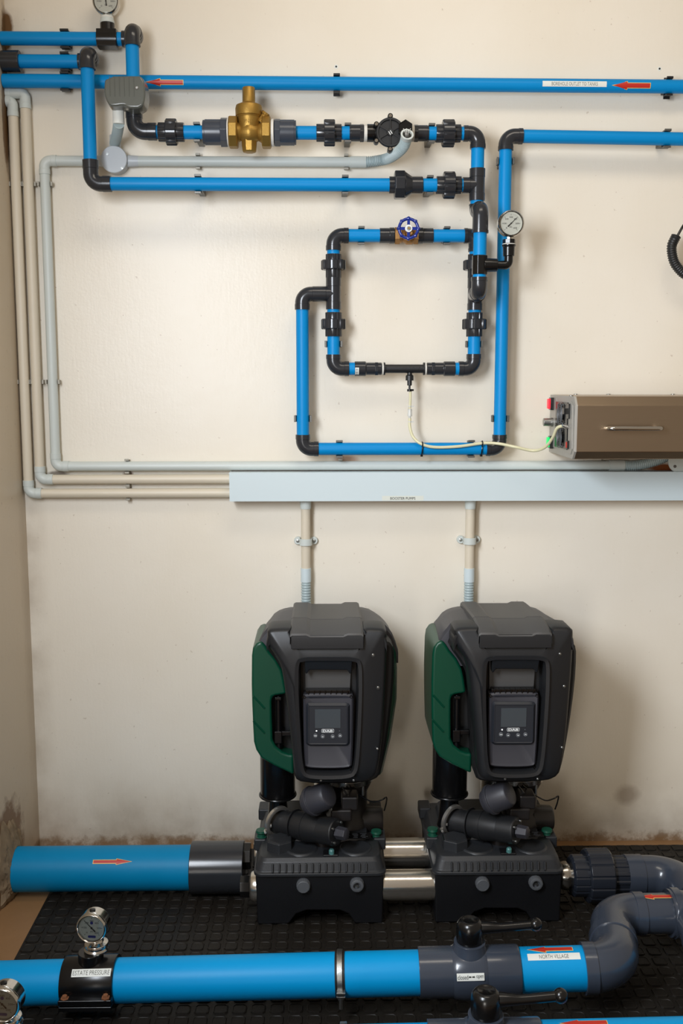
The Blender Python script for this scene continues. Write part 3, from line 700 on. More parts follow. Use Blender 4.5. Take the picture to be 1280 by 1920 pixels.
for (x0, py, lab) in ((677, 442, 'left'), (836, 442, 'right')): clip(LX(x0, zLt), X, R32, 'grey steel clip on the loop top, %s of the handwheel valve' % lab, 'clipg', w=.016, group=G, arm=.6)
# left leg
def vleg(xc_, side, tee_dir, tee_len, hidden):
    pipe(LZ(xc_, 468), LZ(xc_, 480), R32, 'thin blue pipe ring at the top of the loop\'s %s leg' % side)
    union(LZ(xc_, 477), LZ(xc_, 521.5), .25, .66, 14.5*kl, 23*kl, 'dark upper union on the %s leg of the square loop' % side)
    pipe(LZ(xc_, 579), LZ(xc_, 588), R32, 'thin blue pipe ring below the tee of the loop\'s %s leg' % side)
    union(LZ(xc_, 586), LZ(xc_, 631), .27, .7, 15.5*kl, 23*kl, 'dark lower union on the %s leg of the square loop' % side)
    pipe(LZ(xc_, 629), LZ(xc_, 668), R32, 'short vertical blue pipe low on the %s leg of the square loop' % side)
    clip(LZ(xc_, 645), Z, R32, 'grey steel clip low on the %s leg of the square loop' % side, 'clipg', w=.016, group=G, arm=.6)
vleg(xLl, 'left', -X, 0, 0); vleg(xLr, 'right', FR, 0, 0)
zm = LZ(0, 551.5).z
tee(V((xLl, YL, zm)), -Z, LZ(0, 521).z-zm, zm-LZ(0, 580.5).z, -X, xLl-LX(596, 0).x, R32, 'dark tee on the left leg of the square loop')
tee(V((xLr, YL, z2)), -Z, LZ(0, 521).z-z2, z2-LZ(0, 581.5).z, FR, .045, R32, 'dark tee on the right leg of the loop, behind the lowest front elbow')
# bottom run with venturi
elbow(V((xLl, YL, zLb)), X, LX(654, 0).x-xLl, Z, LZ(0, 665).z-zLb, R32, 'dark elbow at the bottom left of the square pipe loop', R=.022)
elbow(V((xLr, YL, zLb)), -X, xLr-LX(861.5, 0).x, Z, LZ(0, 664).z-zLb, R32, 'dark elbow at the bottom right of the square pipe loop', R=.022)
pipe(LX(651, zLb), LX(668, zLb), R32, 'short blue pipe at the bottom left of the loop, next to the barcode')
pipe(LX(851, zLb), LX(864, zLb), R32, 'short blue pipe at the bottom right of the loop')
def reducer(x0, x1, d, label, code=False):
    P_ = LX(x0, zLb); L = abs(LX(x1, 0).x-P_.x)
    root = empty('reducer_coupling', P_, label, 'coupling', 'reducers beside the injector')
    lathe(MB(), P_, d, [(0, 12.5*kl), (0, 14*kl), (20*kl, 14*kl), (22*kl, 11.8*kl), (L*.98, 11.8*kl), (L*.98, 9*kl)], 40).build('reducer_body', 'blk', root, bev=.0006)
    lathe(MB(), P_+d*38*kl, d, [(0, 11*kl), (0, 13*kl), (6*kl, 13*kl), (6*kl, 11*kl)], 8, phase=.5).build('hex_band', 'blk', root, bev=.0008)
    if code:
        fn = lambda l: cylmap(P_, X, 14*kl, 4*kl, -.35, l)
        st = sheet(MB(), 7*kl, 14*kl, fn(.0005)).build('barcode_sticker', 'sticker', root, label='small white barcode sticker')
        bars = MB()
        for i, w_ in enumerate((1, .6, 1.3, .5, .9, .6, 1.2, .5)): sheet(bars, 4*kl, w_*.6*kl, lambda s_, t, i=i: fn(.0009)(s_-.4*kl, t+(i-3.5)*1.55*kl), 1)
        bars.build('bars', 'ink', st)
reducer(665, 716.5, X, 'dark reducer left of the black injector, with a barcode sticker', True)
reducer(854, 800.5, -X, 'dark reducer right of the black injector')
prof_thing(LX(716.5, zLb), X, [(0, 9*kl), (0, 11.5*kl), (3*kl, 11.5*kl), (3*kl, 9*kl)], 'thread_tape', 'white thread tape ring left of the injector', 'thread tape', 'tape', 'white thread tape rings')
prof_thing(LX(797.5, zLb), X, [(0, 9*kl), (0, 11.5*kl), (3*kl, 11.5*kl), (3*kl, 9*kl)], 'thread_tape', 'white thread tape ring right of the injector', 'thread tape', 'tape', 'white thread tape rings')
inj = empty('venturi_injector', LX(769, zLb), 'slim black venturi injector with a suction port below', 'injector')
lathe(MB(), LX(719.5, zLb), X, [(0, 12*kl), (3*kl, 12*kl), (3*kl, 8.2*kl), (75*kl, 8.2*kl), (75*kl, 12*kl), (78*kl, 12*kl)], 36).build('injector_tube', 'matte', inj, bev=.0005)
rb2 = MB()
for i in range(11): box(rb2, LX(726+i*6.3, zLb)+V((0, -8.1*kl, 1.5*kl)), (6*kl, .0016, .0012), Matrix.Rotation(.6, 3, 'Y'))
rb2.build('moulded_rib', 'matte', inj)
lathe(MB(), LX(769, zLb), -Z, [(6*kl, 4*kl), (11*kl, 5*kl), (13*kl, 7.5*kl), (22*kl, 7.5*kl), (22*kl, 4.5*kl), (31*kl, 4.5*kl), (32*kl, 2*kl), (39*kl, 2*kl)], 24, ribs(8, .08, .5)).build('suction_port', 'matte', inj)
hc = MB(); lathe(hc, LX(769, zLb-38*kl), -Z, [(0, 4.6*kl), (4.5*kl, 4.6*kl)], 20); box(hc, LX(774, zLb-40*kl), (6*kl, .006, 3.6*kl)); hc.build('hose_clamp', 'black', inj, bev=.0004)
# riser and lower run
xr = at(567.5, 700, YW).x; zr = at(760, 841.5, YW).z; kr = m(at(760, 842, YW), 1)
elbow(V((xr, YL, zm)), X, LX(596, 0).x-xr, -Z, zm-LZ(0, 581).z, R32, 'dark elbow left of the loop, at the top of the left riser', R=.022)
pipe(V((xr, YL, LZ(0, 578).z)), V((xr, YL, at(567, 818, YL).z)), R32, 'tall vertical blue pipe left of the square loop')
zr = at(760, 841.5, YL).z
elbow(V((xr, YL, zr)), Z, at(567, 815, YL).z-zr, X, at(597, 842, YL).x-xr, R32, 'dark elbow at the foot of the left riser, with embossed marks', R=.022)
xR = at(941, 600, YL).x
low = pipe(V((at(594, 842, YL).x, YL, zr)), V((at(914, 842, YL).x, YL, zr)), R32, 'horizontal blue pipe under the loop, with the milky tube tied to it')
elbow(V((xR, YL, zr)), Z, at(937, 815, YL).z-zr, -X, xR-at(911, 842, YL).x, R32, 'dark elbow at the foot of the tall right vertical pipe', R=.022)
zq0 = at(985, 255.5, YL).z
pipe(V((xR, YL, at(937, 818, YL).z)), V((xR, YL, at(947, 279, YL).z)), R32, 'tallest vertical blue pipe, right of the loop')
elbow(V((xR, YL, zq0)), X, at(979, 255, YL).x-xR, -Z, zq0-at(948, 282, YL).z, R32, 'dark elbow at the top of the tallest vertical pipe, turning right', R=.022)
e1 = at(1270, 260.6, YL)
pipe(V((at(976, 255, YL).x, YL, zq0)), V((XR, YL, zq0+(e1.z-zq0)*(XR-at(976, 255, YL).x)/(e1.x-at(976, 255, YL).x))), R32, 'horizontal blue pipe leaving at the right edge below the borehole pipe')
for q, al, lab in ((V((xr, YL, at(567, 785, YL).z)), Z, 'low on the left riser'), (V((xR, YL, at(937, 785, YL).z)), Z, 'low on the tall right pipe'),
        (V((xR, YL, at(947, 302, YL).z)), Z, 'high on the tall right pipe'), (V((at(636, 842, YL).x, YL, zr)), X, 'on the lowest blue pipe, left one'), (V((at(883, 842, YL).x, YL, zr)), X, 'on the lowest blue pipe, right one'),
        (V((at(1250, 260, YL).x, YL, zq0+(e1.z-zq0)*.93)), X, 'on the horizontal pipe at the right edge')):
    clip(q, al, R32, 'grey steel clip ' + lab, 'clipg', w=.017, group=G, arm=.6)
# milky tube, valve and ties
yt = YL-.022
tb = empty('ozone_tube', at(769, 735, YL), 'thin milky tube hanging from the injector and looping to the steel ozone unit', 'tube')
sweep(MB(), [at(769, 733, YL), at(768.8, 750, YL), at(768, 768, YL)], .0034, 14).build('tube_upper', 'tube', tb)
lathe(MB(), at(768, 763, YL), -Z, [(0, .003), (.004, .003), (.006, .0055), (.016, .0055), (.017, .006), (.024, .006), (.024, .003), (.032, .003)], 20).build('non_return_valve', 'clear', tb)
for py in (763, 792):
    cl_ = MB(); q = at(768, py, YL); lathe(cl_, q, Z, [(0, .0045), (.003, .0045)], 16); box(cl_, q+V((.006, 0, .0015)), (.008, .004, .003)); cl_.build('tube_clamp', 'clear', tb)
fit = at(1056, 798, -.215)
path = spline([at(768, 784, YL), at(768, 800, YL-.002), at(774, 819, YL-.012), at(789, 832, yt), at(815, 838.5, yt-.001), at(860, 837, yt-.001), at(905, 831, yt), at(935, 832, yt-.01), at(965, 838, yt-.03), at(1000, 845, -.12), at(1022, 838, -.15), at(1036, 820, -.18), at(1044, 803, -.20), fit], 10)
sweep(MB(), path, .0038, 14).build('tube_lower', 'tube', tb)
for px, py0, lab in ((790, 833, 'left'), (901, 831, 'right')):
    q = at(px, 842, YL); zt_ = MB(); c_ = V((q.x, YL-.002, zr)); n = 40
    sweep(zt_, [c_+V((.001*math.sin(2*PI*i/n), -math.cos(2*PI*i/n)*(R32+.0035), math.sin(2*PI*i/n)*(R32+.002))) for i in range(n)], .0016, 8, closed=True)
    zz = at(px, py0, yt).z
    sweep(zt_, [V((q.x, yt, zz))+V((0, -math.cos(2*PI*i/20)*.0055, math.sin(2*PI*i/20)*.0055)) for i in range(20)], .0016, 8, closed=True)
    box(zt_, V((q.x-.001, YL-.014, zr-.0165)), (.006, .006, .005))
    tag(zt_.build('cable_tie', 'black'), '%s black cable tie holding the milky tube to the lowest blue pipe' % lab, 'cable tie', 'cable ties on the lowest pipe')
# ---------- 9. steel ozone unit
def atX(px, py, X_):
    d = ray(px, py); return CAM+d*((X_-CAM.x)/d.x)
XO = at(1032.5, 790, -.02).x; YO = CAM.y+(XO-CAM.x)*ray(1074, 800).y/ray(1074, 800).x
oz = empty('ozone_generator', V((XO+.2, -.12, at(1034, 846, -.02).z)), 'long brushed steel ozone unit with a bar handle, on the right wall above the trunking', 'ozone unit')
zt1 = at(1034, 737, -.004).z; zt2 = at(1072, 743, YO).z; zc1 = at(1077, 760.5, YO-.018).z; zc2 = at(1076, 847.5, YO-.018).z; zb2 = at(1071, 861, YO).z; zb1 = at(1031, 845.5, -.004).z
zt1 = zt2+.0; zb1 = zb2
sec = [(-.004, zb1), (-.004, zt1), (YO, zt2), (YO-.018, zc1), (YO-.018, zc2), (YO, zb2)]
loops(MB(), [[V((XO+.004, y, z)) for y, z in sec], [V((XR, y, z)) for y, z in sec]]).build('unit_casing', 'case', oz, bev=.0016)
ctr_ = (sum(y for y, z in sec)/6, sum(z for y, z in sec)/6)
loops(MB(), [[V((XO+.006, ctr_[0]+(y-ctr_[0])*1.0, ctr_[1]+(z-ctr_[1])*1.0)) for y, z in sec], [V((XO, ctr_[0]+(y-ctr_[0])*.995, ctr_[1]+(z-ctr_[1])*.995)) for y, z in sec]]).build('end_plate', 'plate', oz, bev=.0008)
def onend(px, py): p = atX(px, py, XO); return p.y, p.z
for (poly, nm) in (([(1035, 744), (1044, 746.5), (1041, 840), (1030.5, 836)], 'switch_plate'), ([(1067, 751), (1072, 753), (1074, 760), (1073, 842), (1070.5, 852), (1065, 850)], 'socket_plate')):
    pp = [onend(*q) for q in poly]
    loops(MB(), [[V((XO-.0001, y, z)) for y, z in pp], [V((XO-.0018, y, z)) for y, z in pp]]).build(nm, 'plate', oz, bev=.0004)
for (c0, c1, c2, c3) in (((1044, 751.5), (1066, 756), (1065, 801), (1042.5, 795)), ((1042.5, 796), (1065, 801), (1064, 844), (1041, 836.5))):
    pp = [onend(*q) for q in (c0, c1, c2, c3)]
    y0 = sum(q[0] for q in pp)/4; z0 = sum(q[1] for q in pp)/4
    hy = abs(pp[0][0]-pp[1][0])/2; hz_ = abs((pp[0][1]+pp[1][1])-(pp[2][1]+pp[3][1]))/4
    fan = MB(); box(fan, (XO-.0015, y0, z0), (.003, hy*2, hz_*2)); fo = fan.build('fan', 'black', oz, bev=.0005)
    gr = MB(); R0 = min(hy, hz_)*.95
    for r_ in (.2, .36, .52, .68, .84, 1.0):
        sweep(gr, [V((XO-.007, y0+math.cos(2*PI*i/32)*R0*r_, z0+math.sin(2*PI*i/32)*R0*r_)) for i in range(32)], .0009, 6, closed=True)
    for i in range(4):
        t = PI/4+PI/2*i; sweep(gr, [V((XO-.0075, y0, z0)), V((XO-.0075, y0+math.cos(t)*R0*1.1, z0+math.sin(t)*R0*1.1)), V((XO-.003, y0+math.cos(t)*R0*1.2, z0+math.sin(t)*R0*1.2))], .0013, 6)
    gr.build('fan_grille', 'btn', fo)
    hb = MB(); lathe(hb, V((XO-.003, y0, z0)), -X, [(0, R0*.34), (.003, R0*.32)], 24)
    for i in range(7):
        t = 2*PI*i/7; box(hb, V((XO-.004, y0+math.cos(t)*R0*.62, z0+math.sin(t)*R0*.62)), (.0015, R0*.55, R0*.28), Matrix.Rotation(t, 3, 'X'))
    hb.build('fan_blades', 'black', fo)
def sw(px, py, mt, nm, lab):
    y, z = onend(px, py); b_ = MB(); box(b_, (XO-.005, y, z), (.010, .022, .032)); r_ = b_.build(nm+'_housing', 'black', oz, bev=.001)
    b_ = MB(); box(b_, (XO-.0125, y, z), (.007, .017, .026)); b_.build(nm+'_lens', mt, r_, bev=.002, label=lab)
sw(1037.5, 757, 'redsw', 'switch', 'glowing red switch'); sw(1036, 829, 'grnsw', 'lamp', 'glowing green lamp')
y, z = onend(1037, 791.5)
lathe(MB(), V((XO-.0015, y, z)), -X, [(0, .0115), (.006, .0115), (.006, .0102), (.024, .0102), (.0245, .009)], 32).build('knob', 'galv', oz, bev=.0005, label='silver knob')
y, z = onend(1068, 771)
b_ = MB(); box(b_, (XO-.009, y, z), (.015, .018, .014)); box(b_, (XO-.004, y, z), (.004, .022, .036)); b_.build('power_socket', 'black', oz, bev=.0008)
y, z = onend(1067, 834)
b_ = MB(); box(b_, (XO-.004, y, z), (.006, .014, .02)); r_ = b_.build('small_switch', 'black', oz, bev=.0006)
b_ = MB(); box(b_, (XO-.0075, y, z), (.002, .009, .014)); b_.build('small_switch_key', 'red', r_)
y, z = onend(1066, 801.5)
fd = V((fit.x, fit.y, fit.z)); fb = V((XO-.001, y, z))
lathe(MB(), fb, fd-fb, [(0, .004), ((fd-fb).length*.3, .004), ((fd-fb).length*.3, .0058), ((fd-fb).length*.8, .0058), ((fd-fb).length*.8, .004), ((fd-fb).length+.004, .0036)], 18).build('gas_outlet', 'chrome', oz, bev=.0003)
ba = at(1142, 803.5, YO-.045); bb = at(1243, 803.5, YO-.045); zm_ = (ba.z+bb.z)/2; yh_ = YO-.018
hp_ = arc(V((ba.x, YO-.045, zm_)), -FR, .027, X, .05, .012, 6)[:-1]+arc(V((bb.x, YO-.045, zm_)), -X, .05, -FR, .027, .012, 6)[1:]
sweep(MB(), hp_, .0052, 18).build('bar_handle', 'chrome', oz, label='polished bar handle')
sc = MB()
for px, py in ((1086, 735.5), (1195, 735.5), (1245, 736), (1046.5, 736.5), (1070.5, 741)):
    p = atz(px, py+1.5, zt2); lathe(sc, V((p.x, max(min(p.y, -.012), YO+.012), zt2)), Z, [(0, .0055), (.0012, .0055), (.0022, .004)], 18)
sc.build('casing_screws', 'galv', oz)
# ---------- 10. trunking
YT = -.062
tz0, tz1 = at(700, 939, YT).z, at(700, 885.5, YT).z; tx0 = at(431, 912, YT).x
tk = empty('trunking', V((tx0+.5, YT/2, tz0)), 'long pale blue-grey cable trunking marked booster pumps', 'trunking')
tb_ = MB(); box(tb_, ((tx0+XR)/2, YT/2-.0005, (tz0+tz1)/2-.0008), (XR-tx0, -YT-.001, tz1-tz0-.0016)); tb_.build('trunking_body', 'rim', tk)
sec = [(YT-.0012, tz0-.0008), (YT-.0012, tz1), (-.030, tz1), (-.030, tz1-.0012), (YT, tz1-.0012), (YT, tz0+.0004), (-.02, tz0+.0004), (-.02, tz0-.0008)]
loops(MB(), [[V((tx0-.0012, y, z)) for y, z in sec], [V((XR, y, z)) for y, z in sec]]).build('trunking_cover', 'duct', tk)
b_ = MB(); box(b_, (tx0-.0008, YT/2, (tz0+tz1)/2), (.0016, -YT, tz1-tz0)); b_.build('end_cap', 'duct', tk)
q = at(755, 933.5, YT-.002); kt = m(q, 1)
st = sheet(MB(), 78*kt, 9*kt, planemap((q.x, YT-.0014, tz0+4.8*kt), X, Z, FR), 1).build('label_strip', 'strip', tk, label='pale label strip reading BOOSTER PUMPS')
text(MB(), 'BOOSTER PUMPS', 47*kt, 4.8*kt, planemap((q.x, YT-.0014, tz0+4.6*kt), X, Z, FR, .0006)).build('lettering', 'ink', st)
# pump conduits
YP = -.028
for px, yy, lab, lab2 in ((573, 1016, 'left', 'left'), (880.5, 1014, 'right', 'right')):
    x_ = at(px, 1000, YP).x
    r_ = empty('pump_conduit', V((x_, YP, at(px, 1090, YP).z)), 'cream conduit with a corrugated tail, dropping from the trunking behind the %s pump' % lab, 'conduit', 'conduits down to the pumps')
    za, zb, zc, zd = tz0+.002, at(px, 954, YP).z, at(px, 1065, YP).z, at(px, 1091, YP).z
    lathe(MB(), V((x_, YP, za)), -Z, [(0, .0150), (za-zb, .0138), (za-zb, .012)], 32).build('conduit_sleeve', 'cond', r_, bev=.0004)
    lathe(MB(), V((x_, YP, zb+.002)), -Z, [(0, .0122), (zb-zc+.004, .0122)], 32).build('conduit_pipe', 'cream', r_)
    lathe(MB(), V((x_, YP, zc)), -Z, [(0, .0122), (0, .0138), (zc-zd, .0138), (zc-zd, .011)], 32).build('conduit_coupler', 'duct', r_, bev=.0004)
    corr([V((x_, YP, zd+.002)), V((x_, YP, zd-.18))], .0132, .0072, .0016, 'corrugated_tail', None, 'corr', parent=r_, seg=28)
    zz = at(px, yy, YP).z; sb = MB()
    sr = empty('saddle_clip', V((x_, 0, zz)), 'white two-screw saddle clip on the conduit above the %s pump' % lab2, 'pipe clip', 'saddle clips above the pumps')
    n = 16; w_ = .009; vs = []; prof = [(-.030, -.003), (-.0175, -.003)]
    prof = [(-.0150*math.cos(PI*i/n), YP-.0150*math.sin(PI*i/n)) for i in range(n+1)]
    prof = [(-.0150, -.001)]+prof+[(.0150, -.001)]
    outer = [(x*1.12, y-(.0014 if abs(x) < .0149 else 0)) for x, y in prof]
    vs0 = [V((x_+x, y, zz-w_)) for x, y in prof+outer[::-1]]; vs1 = [v+V((0, 0, 2*w_)) for v in vs0]
    loops(sb, [vs0, vs1]); sb.build('saddle_strap', 'cond', sr, bev=.0006)
    for s_ in (-1, 1):
        f_ = MB(); lathe(f_, V((x_+s_*.021, -.0005, zz)), FR, [(0, .0105), (.008, .0105), (.0095, .0095)], 28); f_.build('saddle_ear', 'cond', sr)
        lathe(MB(), V((x_+s_*.0215, -.0098, zz)), FR, [(0, .0044), (.0018, .0044), (.0024, .003)], 16).build('screw', 'galv', sr)
# hose and bracket at the right edge
hh = corr(spline([at(1267, 443, -.06), at(1259, 462, -.062), at(1262, 487, -.062), at(1272, 504, -.062), at(1288, 517, -.06), at(1320, 527, -.055)], 12), .0125, .0052, .0016, 'corrugated_hose', 'black corrugated hose looping in from the right edge', 'matte', group='black hose at the right edge', hole=.009)
sweep(MB(), spline([at(1263, 456, -.06), at(1272, 438, -.055), at(1284, 418, -.045), at(1300, 400, -.02)], 6), .0032, 10).build('inner_cable', 'black', hh)
bk = MB(); q0 = at(1272, 868, -.05); r0 = 20*m(q0, 1)
pts = [(q0.x+r0*math.cos(math.radians(a_)), at(1270, 866, -.05).z+r0*math.sin(math.radians(a_))) for a_ in range(180, 271, 10)]+[(XR-.2, at(1270, 866, -.05).z-r0), (XR-.2, at(1270, 866, -.05).z+.02), (q0.x-r0, at(1270, 866, -.05).z+.02)]
prism(bk, pts, -.052, -.048); box(bk, (XR-.22, -.026, at(1270, 866, -.05).z), (.004, .052, .04))
bo = tag(bk.build('wall_bracket', 'cond', bev=.0004), 'white rounded bracket plate at the right edge under the ozone unit', 'bracket')
qh = at(1265, 874.5, -.0522); lathe(MB(), V((qh.x, -.0518, qh.z)), FR, [(0, .0042), (.0008, .004)], 18).build('bracket_rivet', 'clipg', bo)
# screw holes in the wall
for px, py, lab in ((630, 125, 'above the middle clip of the borehole pipe'), (1236, 129, 'above the right clip of the borehole pipe')):
    q = at(px, py, 0); hb = MB(); lathe(hb, V((q.x, .0, q.z)), FR, [(0, .0052), (.0006, .005)], 18); o = tag(hb.build('wall_plug', 'sticker'), 'small pale wall plug '+lab, 'wall plug', 'old wall plugs')
    lathe(MB(), V((q.x, -.0005, q.z)), FR, [(0, .0024), (.0006, .0024)], 14).build('plug_hole', 'ink', o)
# ---------- 11. rubber mats
seam = atz(790, 1745, .006); PITCH_ = .03815; NC = 12; TS = PITCH_*NC
xs_ = seam.x; ys_ = atz(600, 1762, .006).y
mat0 = None; letters = {(0, -1): 'behind'}
def mat_tile(xa, ya, nx, ny, lab):
    r_ = MB(); g = .0001
    box(r_, (xa+nx*PITCH_/2, ya+ny*PITCH_/2, .0015), (nx*PITCH_-g*2, ny*PITCH_-g*2, .003))
    h = .0148; c = .0045
    for i in range(nx):
        for j in range(ny):
            cx, cy = xa+(i+.5)*PITCH_, ya+(j+.5)*PITCH_
            def oct_(hh_, z, c=c): return [V((cx+a_*hh_-(b__ if abs(a_) else 0), cy+d_, z)) for a_, b__, d_ in ()]
            def ring(h_, z, c_): return [V((cx+x, cy+y, z)) for x, y in ((h_-c_, -h_), (h_, -h_+c_), (h_, h_-c_), (h_-c_, h_), (-h_+c_, h_), (-h_, h_-c_), (-h_, -h_+c_), (-h_+c_, -h_))]
            loops(r_, [ring(h, .003, c), ring(h-.0005, .0058, c), ring(h-.0020, .0062, c), ring(h-.0030, .0050, c)], cap0=False)
    o = r_.build('rubber_mat_tile', 'rubber', ang=35)
    return tag(o, lab, 'rubber mat', 'studded rubber floor tiles')
cols = [(-2, 'far left'), (-1, 'left of centre'), (0, 'right of centre'), (1, 'far right'), (2, 'rightmost')]
rows = [(0, 'back row by the wall'), (-1, 'second row from the wall'), (-2, 'front row')]
for ci, cl in cols:
    for ri, rl in rows:
        off = {0: 0, -1: -.006, -2: -.01}[ri]; ny = NC
        xa = xs_+ci*TS+(off if ci == -2 else 0)*0; ya = ys_+ri*TS
        if ri == 0: ny = max(1, int((-.004-ys_)/PITCH_))
        if ci == 2 and ri < -1: continue
        nm = {(-2): 'far left', (-1): 'left of centre', 0: 'right of centre', 1: 'far right', 2: 'rightmost, beyond the pipes'}[ci]
        mat_tile(xa, ya, NC, ny, 'black studded rubber floor tile, %s, %s' % (nm, rl))
# ---------- 12. big floor pipes
YBk = -.253; zBk = .088
ya_, yb_ = at(100, 1630, YBk), at(340, 1626, YBk)
zP = atz(240, 1627, .088)
YB1 = -.262; zB1 = at(240, 1627.5, YB1).z
xe1 = at(362, 1627, YB1).x
bp1 = tag(lathe(MB(), V((CORNER+.001, YB1, zB1)), X, [(0, .050), (0, .0545), (xe1-CORNER, .0545), (xe1-CORNER, .050)], 72).build('blue_main_pipe', 'blue3', bev=.0006), 'large blue main pipe from the left wall into the left pump base', 'pipe', 'large blue floor pipes')
s0 = at(211, 1592, YB1-.03).x-(CORNER+.001)
kk = m(V((0, YB1, zB1)), 1)
sticker_arrow(bp1, 68*kk, 9.5*kk, lambda l: cylmap(V((CORNER+.001, YB1, zB1)), X, .0545, s0, math.radians(43), l), left=False)
xc1 = at(457.5, 1625, YB1).x
prof_thing(V((xe1-.004, YB1, zB1)), X, [(0, .055), (0, .0628), (.001, .0636), (xc1-xe1+.003, .0636), (xc1-xe1+.004, .0628), (xc1-xe1+.004, .03)], 'pipe_coupling', 'large black coupling at the end of the large blue main pipe', 'coupling', 'blk', 'large floor fittings', seg=72, ang=28)
xcc = at(470, 1612, YBk).x
prof_thing(V((xc1-.002, YBk, zBk+.004)), X, [(0, .025), (0, .034), (xcc-xc1+.002, .034)], 'manifold_nut', 'black nut between the large coupling and the left pump base', 'nut', 'black', None, seg=8)
# estate pipe
EA, EB = at(0, 1844, -.722), at(785, 1823.5, -.757)
dE = (EB-EA).normalized()
def ES(px):
    lo, hi = -1.0, 3.0
    for _ in range(50):
        s_ = (lo+hi)/2; p = EA+dE*s_-CAM; x = 640+F*p.dot(right)/p.dot(fwd)
        if x < px: lo = s_
        else: hi = s_
    return lo
def EP(px): return EA+dE*ES(px)
R90 = .0432
def atE(px, py, r, line=None):
    """s and theta of the point of the pipe surface seen at px, py"""
    P_, d_ = (EA, dE) if line is None else line
    o = CAM-P_; k_ = ray(px, py).normalized(); o2 = o-d_*o.dot(d_); k2 = k_-d_*k_.dot(d_)
    a_, b__, c_ = k2.dot(k2), 2*o2.dot(k2), o2.dot(o2)-r*r; dd = max(0, b__*b__-4*a_*c_); t = (-b__-math.sqrt(dd))/(2*a_)
    p = CAM+k_*t-P_; s_ = p.dot(d_); q = p-d_*s_; _, f, u = frame(d_); return s_, math.atan2(q.dot(u), q.dot(f))
def big(a_, b__, r, lab, mt='blue2'): return tag(lathe(MB(), a_, b__-a_, [(0, r-.004), (0, r), ((b__-a_).length, r), ((b__-a_).length, r-.004)], 72).build('blue_main_pipe', mt, bev=.0006), lab, 'pipe', 'large blue floor pipes')
est = big(EA+dE*(ES(0)-.12), EP(792), R90, 'large blue pipe along the floor marked estate pressure')
def saddle(pa_, pb_, lab, withlabel=True):
    d = pb_-pa_; L = d.length; dn = d.normalized()
    r_ = empty('pressure_saddle', (pa_+pb_)/2, lab, 'saddle clamp', 'black saddle clamps on the floor pipes')
    lathe(MB(), pa_, d, [(0, R90), (0, R90+.006), (.003, R90+.0075), (L-.003, R90+.0075), (L, R90+.006), (L, R90)], 64).build('saddle_shell', 'black', r_, bev=.0008)
    mid = (pa_+pb_)/2
    fl = MB()
    for s_ in (-1,):
        box(fl, mid+V((0, s_*(R90+.010), -.006)), (L*.98, .024, .011)); box(fl, mid+V((0, s_*(R90+.010), -.020)), (L*.98, .022, .010))
        box(fl, mid+V((0, -s_*(R90+.010), -.006)), (L*.98, .024, .011))
    fl.build('saddle_flange', 'black', r_, bev=.002)
    for s_ in (-.38, .38):
        lathe(MB(), mid+dn*L*s_+V((0, -R90-.014, -.001)), Z, [(0, .0085), (.003, .0085), (.003, .006), (.008, .005)], 6).build('flange_bolt', 'rust', r_)
        lathe(MB(), mid+dn*L*s_+V((0, R90+.014, -.001)), Z, [(0, .0085), (.003, .0085)], 6).build('flange_bolt', 'rust', r_)
    lathe(MB(), mid, Z, [(R90, .026), (R90+.022, .025), (R90+.022, .020)], 36).build('saddle_neck', 'black', r_, bev=.001)
    return r_, mid
sdl, mid = saddle(EP(123), EP(221), 'black saddle clamp carrying the gauge, labelled estate pressure')
s_, th_ = atE(171, 1824, R90+.0075); L_ = (EP(208)-EP(136)).length
stf = lambda l: cylmap(EA, dE, R90+.0078, s_, th_, l)
sticker_label(sdl, L_, .0150, 'ESTATE PRESSURE', L_*.94, .0088, stf)
def floor_gauge(px, py, Y, mid, lab, val, Rg):
    gc_ = at(px, py, Y)
    g_ = gauge(gc_, V((-.10, -1, .04)), Z, Rg, lab, thick=.034, dialm='dialg', val=val, style=1)
    x_, y_ = gc_.x+.005, gc_.y+.018; top = gc_.z-Rg*.9; base = mid.z+R90+.020
    hs_ = MB(); lathe(hs_, V((x_, y_, base)), Z, [(0, .020), (.002, .0245), (.006, .0255), (.010, .0225), (.014, .0245), (.018, .0235), (.022, .015), (max(.026, top-base+.004), .010)], 40)
    hs_.build('gauge_stem', 'chrome', g_, bev=.0006)
    lathe(MB(), gc_+V((0, .016, Rg*.93)), Z, [(0, .006), (.003, .006), (.004, .004)], 20).build('filler_plug', 'black', g_)
floor_gauge(171, 1741, mid.y-.012, mid, 'pressure gauge with a blue mark standing on the estate pressure pipe', 135, .0310)
# steel clamp
ra = EP(629); rb = EP(647); Lc = (rb-ra).length; cen = (ra+rb)/2
cl_ = empty('pipe_clamp', cen, 'galvanised steel clamp ring around the middle of the estate pressure pipe', 'pipe clamp', 'steel clamp rings')
lathe(MB(), ra, dE, [(0, R90), (0, R90+.0022), (Lc, R90+.0022), (Lc, R90)], 64).build('rubber_lining', 'rubber', cl_)
lathe(MB(), ra+dE*Lc*.22, dE, [(0, R90+.001), (0, R90+.0048), (Lc*.56, R90+.0048), (Lc*.56, R90+.001)], 64).build('steel_band', 'galv', cl_, bev=.0006)
lb = MB(); zb_ = cen.z-.030; yb_ = cen.y-R90-.004
for sgn in (-1, 1):
    box(lb, (cen.x, cen.y+sgn*(R90+.006), cen.z-.006), (Lc*.9, .016, .005)); box(lb, (cen.x, cen.y+sgn*(R90+.006), cen.z+.004 if sgn > 0 else cen.z-.014), (Lc*.9, .014, .004))
lb.build('clamp_lug', 'galv', cl_, bev=.0008)
lathe(MB(), V((cen.x, cen.y-R90-.008, cen.z-.04)), Z, [(0, .004), (.022, .004), (.022, .0068), (.027, .0068)], 6).build('clamp_bolt', 'galv', cl_)
